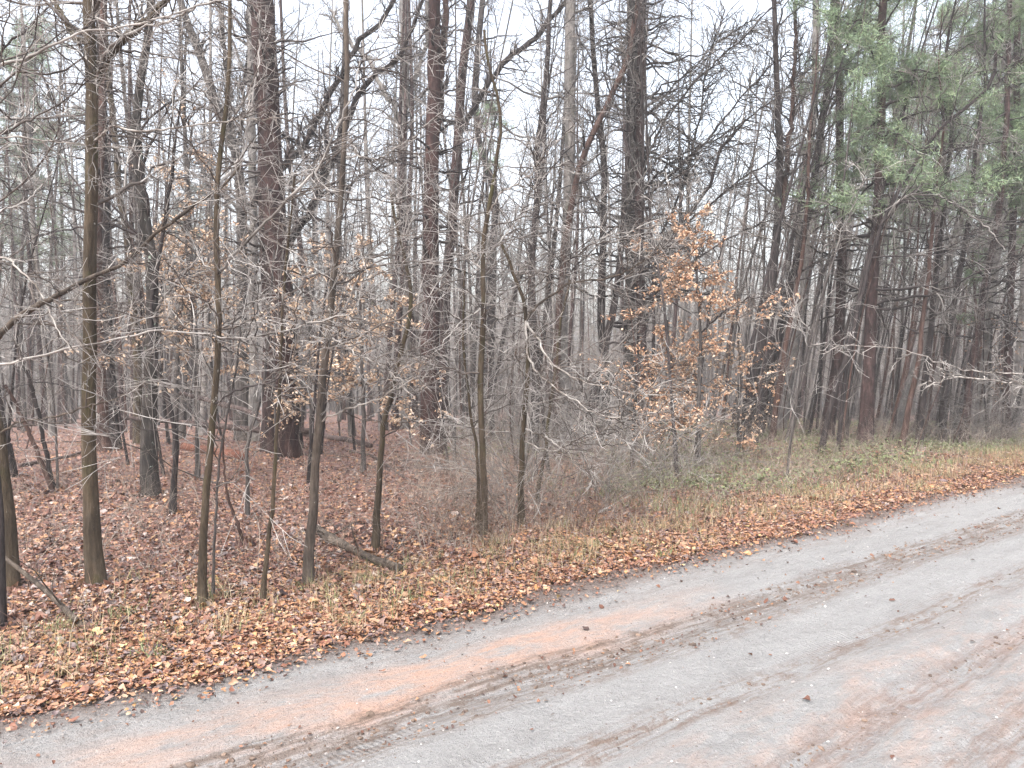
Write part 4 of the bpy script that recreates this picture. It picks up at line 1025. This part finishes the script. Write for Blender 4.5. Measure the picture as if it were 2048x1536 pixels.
fallen("fallen_log", "knobbly grey branch log lying on litter beside the ridged brown stem", "log", [(632, 1066), (650, 1082), (700, 1106), (740, 1128), (800, 1148)], 18, 14, M_STICK, knob=0.16, stubs=5, raise_=0.02)
fallen("fallen_branch", "thin dark fallen branch on open litter left of the lichen covered trunk", "branch", [(15, 880), (60, 883), (110, 886), (165, 884)], 4, 3, M_LOG)
fallen("fallen_branch", "dark curving dead branch on the litter left of the tall slim central stem", "branch", [(700, 905), (750, 915), (797, 950), (830, 974), (860, 984), (900, 978), (944, 972)], 7, 3, M_LOG, stubs=8)
fallen("fallen_branch", "long thin pale branch lying in the weeds right of centre", "branch", [(1196, 1030), (1240, 1005), (1290, 975), (1340, 955), (1390, 940)], 5, 3, TW_PALE, stubs=6)
fallen("fallen_branch", "faint grey fallen branch behind the stout olive trunk on the left", "branch", [(40, 935), (90, 925), (140, 915), (165, 906)], 9, 5, M_LOG)
b0 = hit(188, 1264)
e0 = at(5, 1112, b0[1] + 0.35)
o_ = MB(); A = resample(np.vstack([np.append(b0 - [0, 0, .04], 0.022), np.append((b0 + e0) / 2 + [0, 0, 0.01], 0.016), np.append(e0, 0.011), np.append(e0 + (e0 - b0) * 0.25, 0.007)]), 16)
o_.tubes(A[:, :3], A[:, 3], 9, 0, 0.06)
S, D, r, _ = spawn(A[None, :, :3], A[None, :, 3], 5, 0.2, 0.95, 45, 12, 0.3, 0.003)
q1, q2 = grow(S, D, R.uniform(0.2, 0.5, 5), r, r * .4, 6, 0.15); o_.tubes(q1, q2, 4)
lo = o_.build("leaning_stick", M_STICK, None, b0); lo.location = tuple(b0)
tag(lo, "broken flecked stick leaning down to the right at the lower left above the verge leaves", "branch")
# leaning dead stems at left
make_tree("sapling", "reddish dead stem leaning left behind the far left mossy trunk", SAP, (112, 985),
          [(85, 930), (60, 870), (35, 815), (10, 770)], 9, 7, None, 'bare', M_RED, (TW_DARK, TW_GREY), cstart=1.5, dens=0.6)
make_tree("sapling", "dark dead stem leaning left, crossing the reddish leaning stem", SAP, (108, 978),
          [(96, 920), (84, 870), (78, 830), (66, 785), (55, 740)], 9, 7, None, 'bare', M_DARK, (TW_DARK, TW_GREY), cstart=1.5, dens=0.6)
make_tree("sapling", "short black leaning stub directly behind the far left mossy trunk", SAP, (30, 955),
          [(22, 910), (15, 880), (5, 840), (-10, 800)], 12, 9, None, 'bare', M_DARK, (TW_DARK, TW_GREY), cstart=1.5, dens=0.6)

dr = []
for fx, fy, fr in FEET:
    m_ = int(60 + 900 * fr)
    a_ = R.uniform(0, 6.283, m_); q_ = fr * 1.15 + np.abs(R.normal(0, 0.07, m_)) + 0.01
    h_ = 0.035 * np.exp(-(q_ - fr) / 0.05)
    x_ = fx + np.cos(a_) * q_; y_ = fy + np.sin(a_) * q_
    dr.append(np.stack([x_, y_, ground_h(x_, y_) + h_ * R.uniform(0, 1, m_)], 1))
scatter_leaves("leaf_drifts", np.concatenate(dr), 0.045, L_WOOD, "fallen leaves heaped against the feet of the near trunks", "fallen leaves", tiltmax=0.8)

# ------------------------------------------------------------------ repeats: shrubs, thin saplings, background trees
def proto_tree(name, H, r, kind, bk, tw, cstart, dens, Lf=1.0, needles=None, leaves=None, rmin=0.005, bend=0.12, n2=None, n3=None):
    root = empty(name, (0, 0, 0))
    n = 16
    t = np.linspace(0, 1, n)
    ph = R.uniform(0, 6.28, 4)
    X = bend * (np.sin(2.5 * t + ph[0]) - math.sin(ph[0])) + 0.03 * np.sin(9 * t + ph[1]); Yy = bend * (np.sin(2.1 * t + ph[2]) - math.sin(ph[2]))
    Pt = np.stack([X * H * 0.18, Yy * H * 0.18, t * H - 0.1], 1); Rt = r * (1 - 0.82 * t) * (1 + 0.35 * np.exp(-t * H / 0.4))
    MB().tubes(Pt, Rt, 8, 0, 0.04).build("trunk", bk, root)
    K = dict(KINDS[kind]); dn = K.pop('dens') * dens; L1 = K.pop('L1') * Lf
    if n2 is not None: K['n2'] = n2
    if n3 is not None: K['n3'] = n3
    cm = MB()
    t0 = cstart / H
    Ps = crown_mesh(cm, Pt, Rt, max(3, int(dn * H * (1 - t0))), t0, 0.99, L1, rmin=rmin, **K)
    cm.build("crown", [tw[0], tw[1]], root)
    if needles:
        src = Ps[1][:, 2:].reshape(-1, 3); src = src[src[:, 2] > needles[3]]
        c = src[R.integers(0, len(src), needles[1])] + R.normal(0, 0.1, (needles[1], 3))
        fm = MB(); needle_tufts(fm, c, needles[2], per=12, wid=0.0075); fm.build("foliage", needles[0], root)
    if leaves:
        src = Ps[1].reshape(-1, 3); c = src[R.integers(0, len(src), leaves[1])]
        fm = MB(); hanging_leaves(fm, c, leaves[2]); fm.build("foliage", leaves[0], root)
    return root

ZONES = [(-400, 20, "toward the left edge"), (20, 290, "round the stout olive trunk"), (290, 600, "round the forked grey tree and thickest pine"), (600, 850, "between the thickest and tall straight pines"),
         (850, 1120, "behind the whitish central stem"), (1120, 1330, "round the touching pair"), (1330, 1520, "behind the orange leaved sapling"),
         (1520, 1760, "among the leaning trunks"), (1760, 1950, "in the right hand thicket"), (1950, 2600, "toward the right edge")]
def zone(px):
    for a, b_, s in ZONES:
        if a <= px < b_: return s
    return ZONES[-1][2]

used = set()
ORD = ["leftmost", "second from left", "third from left", "fourth from left", "fifth from left", "sixth from left", "seventh from left", "eighth from left", "ninth from left", "tenth from left", "eleventh from left", "twelfth from left"] + [w_ + " from left" for w_ in ("thirteenth", "fourteenth", "fifteenth", "sixteenth", "seventeenth", "eighteenth", "nineteenth", "twentieth", "twenty-first", "twenty-second")]
def plant(protos, positions, name_cat, descr, group, lean=True):
    planted = []
    for i, (x, y) in enumerate(positions):
        pi = int(R.integers(0, len(protos)))
        src = protos[pi]
        px = PW / 2 + F * x / y
        z = hgt(x, y)
        tl = 0.0
        if lean and px > 1380: tl = R.uniform(0.07, 0.22) if px < 1850 else R.uniform(0.03, 0.15)
        else: tl = R.normal(0, 0.035)
        sc = R.uniform(0.8, 1.2); rz = R.uniform(0, 6.28)
        tilt = (R.normal(0, 0.03), 0)
        if src.name in used:
            o = copy_tree(src, (x, y, z), 0, sc)
        else:
            used.add(src.name); o = src; o.location = (x, y, z); o.scale = (sc, sc, sc)
        mat = Matrix.Rotation(tl, 4, 'Y') @ Matrix.Rotation(tilt[0], 4, 'X') @ Matrix.Rotation(rz, 4, 'Z')
        o.rotation_euler = mat.to_euler()
        tag(o, descr[pi] + "|" + zone(px), name_cat, group)
        planted.append((px, o))
    by = {}
    for px, o in sorted(planted, key=lambda q: q[0]):
        by.setdefault(o['label'], []).append(o)
    for lab, os_ in by.items():
        a, z_ = lab.split("|")
        for k_, o in enumerate(os_):
            if len(os_) == 1: o['label'] = a + " " + z_
            else: o['label'] = a + ", " + ORD[min(k_, len(ORD) - 1)] + " " + z_

def poisson(n, y0, y1, xr, mind, tmin=2.5, xpad=1.5, avoid=None):
    out = []
    tries = 0
    while len(out) < n and tries < 40000:
        tries += 1
        y = math.sqrt(R.uniform(y0 * y0, y1 * y1)); x = R.uniform(-1, 1) * (xr * y + xpad)
        if road_t(x, y) < tmin: continue
        if all((x - a) ** 2 + (y - b_) ** 2 > mind * mind for a, b_ in out): out.append((x, y))
    return out

# slim saplings between the big trunks
sp = [proto_tree("thin_sapling", 4.2, 0.016, 'sap', M_GREY, (TW_GREY, TW_PALE), 0.8, 0.9, 0.8, rmin=0.0026, bend=0.5),
      proto_tree("thin_sapling", 3.4, 0.013, 'sap', M_RED, (TW_BROWN, TW_GREY), 0.6, 0.9, 0.8, rmin=0.0026, bend=0.6),
      proto_tree("thin_sapling", 5.5, 0.022, 'sap', M_DARK, (TW_DARK, TW_GREY), 1.4, 0.9, 1.0, rmin=0.003, bend=0.4)]
plant(sp, poisson(44, 8.5, 17, 0.66, 0.6, 1.8), "sapling", ["thin grey bare sapling", "thin reddish bare sapling", "tall thin dark bare sapling"], "thin bare saplings between the larger trunks")
# low twiggy shrubs
def shrub(name, n, L, mat, mat2, rm):
    root = empty(name, (0, 0, 0))
    S = R.normal(0, 0.012, (n, 3)); S[:, 2] = -0.03
    D = unit(np.stack([R.normal(0, 0.5, n), R.normal(0, 0.5, n), R.uniform(0.5, 1.2, n)], 1))
    P1, R1 = grow(S, D, L * R.uniform(0.6, 1.2, n), 0.0055, 0.0018, 9, 0.14, -0.02)
    MB().tubes(P1, R1, 4).build("stem", mat, root)
    cm = MB()
    S2, D2, r2, _ = spawn(P1, R1, 9, 0.15, 1.0, 48, 14, 0.6, rm)
    P2, R2 = grow(S2, D2, L * 0.45 * R.uniform(0.4, 1.2, len(S2)), r2, rm, 6, 0.18, -0.01); cm.tubes(P2, R2, 3)
    S3, D3, r3, _ = spawn(P2, R2, 4, 0.15, 1.0, 45, 14, 0.7, rm * .8)
    P3, R3 = grow(S3, D3, L * 0.2 * R.uniform(0.4, 1.2, len(S3)), r3, rm * .7, 4, 0.2, 0); cm.tubes(P3, R3, 3)
    cm.build("twigs", mat2, root)
    return root
shr = [shrub("bare_shrub", 7, 1.5, TW_GREY, TW_PALE, 0.0022), shrub("bare_shrub", 9, 1.0, TW_BROWN, TW_GREY, 0.0022), shrub("bare_shrub", 6, 2.0, TW_GREY, TW_GREY, 0.0026)]
pos = [q for q in poisson(120, 8.0, 19, 0.68, 0.6, 1.7) if q[0] > -0.05 * q[1] and (q[0] < 0.22 * q[1] or q[1] > 12.5) and not 0.22 < q[0] / q[1] < 0.5][:32]
plant(shr, pos, "shrub", ["spreading bare shrub with pale twigs", "low bare brownish shrub", "tall loose grey bare shrub"], "bare shrubs along the forest edge", lean=False)

slim = [proto_tree("slender_tree", 11, 0.030, 'sap', M_DARK, (TW_GREY, TW_FAR), 3.0, 0.16, 0.8, rmin=0.0045, bend=0.35),
        proto_tree("slender_tree", 10, 0.026, 'sap', M_GREY, (TW_GREY, TW_FAR), 2.5, 0.16, 0.8, rmin=0.0045, bend=0.4),
        proto_tree("slender_tree", 9, 0.024, 'sap', M_RED, (TW_GREY, TW_FAR), 2.5, 0.16, 0.8, rmin=0.0045, bend=0.35)]
pos = [q for q in poisson(420, 14, 23, 0.72, 0.42, 3.0) if 0.27 < q[0] / q[1] < 0.70][:66] + [q for q in poisson(120, 12, 20, 0.7, 0.6, 3.0) if -0.6 < q[0] / q[1] < 0.2][:14]
plant(slim, pos, "tree", ["slender dark tree", "slender grey tree", "slender reddish tree"], "slender trees near the front of the wood")
# background trees
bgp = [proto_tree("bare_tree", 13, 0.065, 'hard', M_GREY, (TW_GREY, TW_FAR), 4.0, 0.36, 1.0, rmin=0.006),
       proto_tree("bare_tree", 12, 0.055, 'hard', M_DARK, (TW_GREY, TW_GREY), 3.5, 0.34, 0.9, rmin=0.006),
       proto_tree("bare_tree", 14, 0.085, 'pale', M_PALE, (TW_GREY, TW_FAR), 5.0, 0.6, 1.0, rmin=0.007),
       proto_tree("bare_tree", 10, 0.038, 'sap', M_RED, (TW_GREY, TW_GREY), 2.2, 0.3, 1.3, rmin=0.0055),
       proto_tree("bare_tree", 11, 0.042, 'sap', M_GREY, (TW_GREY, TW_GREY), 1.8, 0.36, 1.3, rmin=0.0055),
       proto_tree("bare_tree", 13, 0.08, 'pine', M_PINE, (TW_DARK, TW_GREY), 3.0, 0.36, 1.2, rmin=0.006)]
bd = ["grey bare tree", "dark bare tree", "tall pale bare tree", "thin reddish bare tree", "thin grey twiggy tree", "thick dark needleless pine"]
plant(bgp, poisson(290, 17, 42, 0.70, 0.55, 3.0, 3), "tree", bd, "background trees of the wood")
# background pines with needles, mainly right and upper left
pnp = [proto_tree("green_pine", 15, 0.10, 'pine', M_PINE, (TW_DARK, TW_GREY), 4.0, 0.9, 1.5, needles=(L_NEEDLE, 1900, 0.17, 6.5), rmin=0.006, n3=1),
       proto_tree("green_pine", 13, 0.085, 'pine', M_RED, (TW_DARK, TW_GREY), 3.5, 0.9, 1.4, needles=(L_NEEDLE2, 1500, 0.17, 5.5), rmin=0.006, n3=1)]
pos = []
for px, yy in ((1650, 34), (1715, 30), (1790, 27), (1840, 24), (1890, 27), (1930, 22), (1985, 26), (2060, 29), (2110, 30), (2160, 22),
               (60, 31), (130, 33), (-30, 29), (330, 33), (-110, 24), (-200, 27)):
    pos.append(((px - PW / 2) / F * yy, yy))
plant(pnp, pos, "pine tree", ["green needled pine", "dull grey green pine"], "needled pines in the wood")

# the far wood, one mass of trunks and twigs
mb = MB()
n = 1500
yy = np.sqrt(R.uniform(40 ** 2, 95 ** 2, n)); xx = R.uniform(-1, 1, n) * (yy * 0.74 + 4)
k = road_t(xx, yy) > 3; xx, yy = xx[k], yy[k]; n = len(xx)
S = np.stack([xx, yy, ground_h(xx, yy) - 0.2], 1); D = np.stack([R.normal(0.02, 0.05, n), R.normal(0, 0.03, n), np.ones(n)], 1)
H = R.uniform(7, 12.5, n)
P1, R1 = grow(S, D, H, R.uniform(0.05, 0.14, n), 0.015, 10, 0.035, 0.02)
mb.tubes(P1, R1, 4, 0)
S2, D2, r2, _ = spawn(P1, R1, 15, 0.12, 0.99, 50, 16, 0.4, 0.010)
P2, R2 = grow(S2, D2, R.uniform(0.8, 2.6, len(S2)), np.minimum(r2, 0.03), 0.008, 5, 0.2, 0.06)
mb.tubes(P2, R2, 3, 1)
S3, D3, r3, _ = spawn(P2, R2, 4, 0.2, 1, 45, 14, 0.7, 0.008)
P3, R3 = grow(S3, D3, R.uniform(0.4, 1.2, len(S3)), r3, 0.006, 3, 0.15, 0.02)
mb.tubes(P3, R3, 3, 1)
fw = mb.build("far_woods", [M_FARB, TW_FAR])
tag(fw, "hazy grey mass of distant bare trunks and twigs deep in the wood", "far woods", kind="stuff")
# low brush at the foot of the middle distance
P = np.array(poisson(900, 18, 48, 0.72, 0.35, 3.0, 3))
n = len(P)
Dd = unit(np.stack([R.normal(0, 0.25, n), R.normal(0, 0.25, n), R.uniform(0.8, 1.2, n)], 1))
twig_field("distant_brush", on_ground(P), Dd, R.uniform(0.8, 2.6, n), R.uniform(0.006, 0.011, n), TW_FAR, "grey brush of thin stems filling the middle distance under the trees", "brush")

# ------------------------------------------------------------------ haze
hz = bpy.data.meshes.new("haze")
x0, x1, y0, y1, z0, z1 = -125, 125, -30, 145, -9.5, 24
vs = [(x0, y0, z0), (x1, y0, z0), (x1, y1, z0), (x0, y1, z0), (x0, y0, z1), (x1, y0, z1), (x1, y1, z1), (x0, y1, z1)]
hz.from_pydata(vs, [], [(0, 3, 2, 1), (4, 5, 6, 7), (0, 1, 5, 4), (1, 2, 6, 5), (2, 3, 7, 6), (3, 0, 4, 7)])
ho = bpy.data.objects.new("haze", hz); COL.objects.link(ho)
hm = bpy.data.materials.new("haze"); hm.use_nodes = True; ht = hm.node_tree; ht.nodes.clear()
pv = ht.nodes.new("ShaderNodeVolumePrincipled"); oo = ht.nodes.new("ShaderNodeOutputMaterial")
pv.inputs['Color'].default_value = (0.97, 0.96, 0.96, 1); pv.inputs['Density'].default_value = 0.0026
pv.inputs['Anisotropy'].default_value = 0.2
ht.links.new(pv.outputs[0], oo.inputs['Volume'])
hz.materials.append(hm)
tag(ho, "thin pale winter haze between the trees", "haze", kind="stuff")
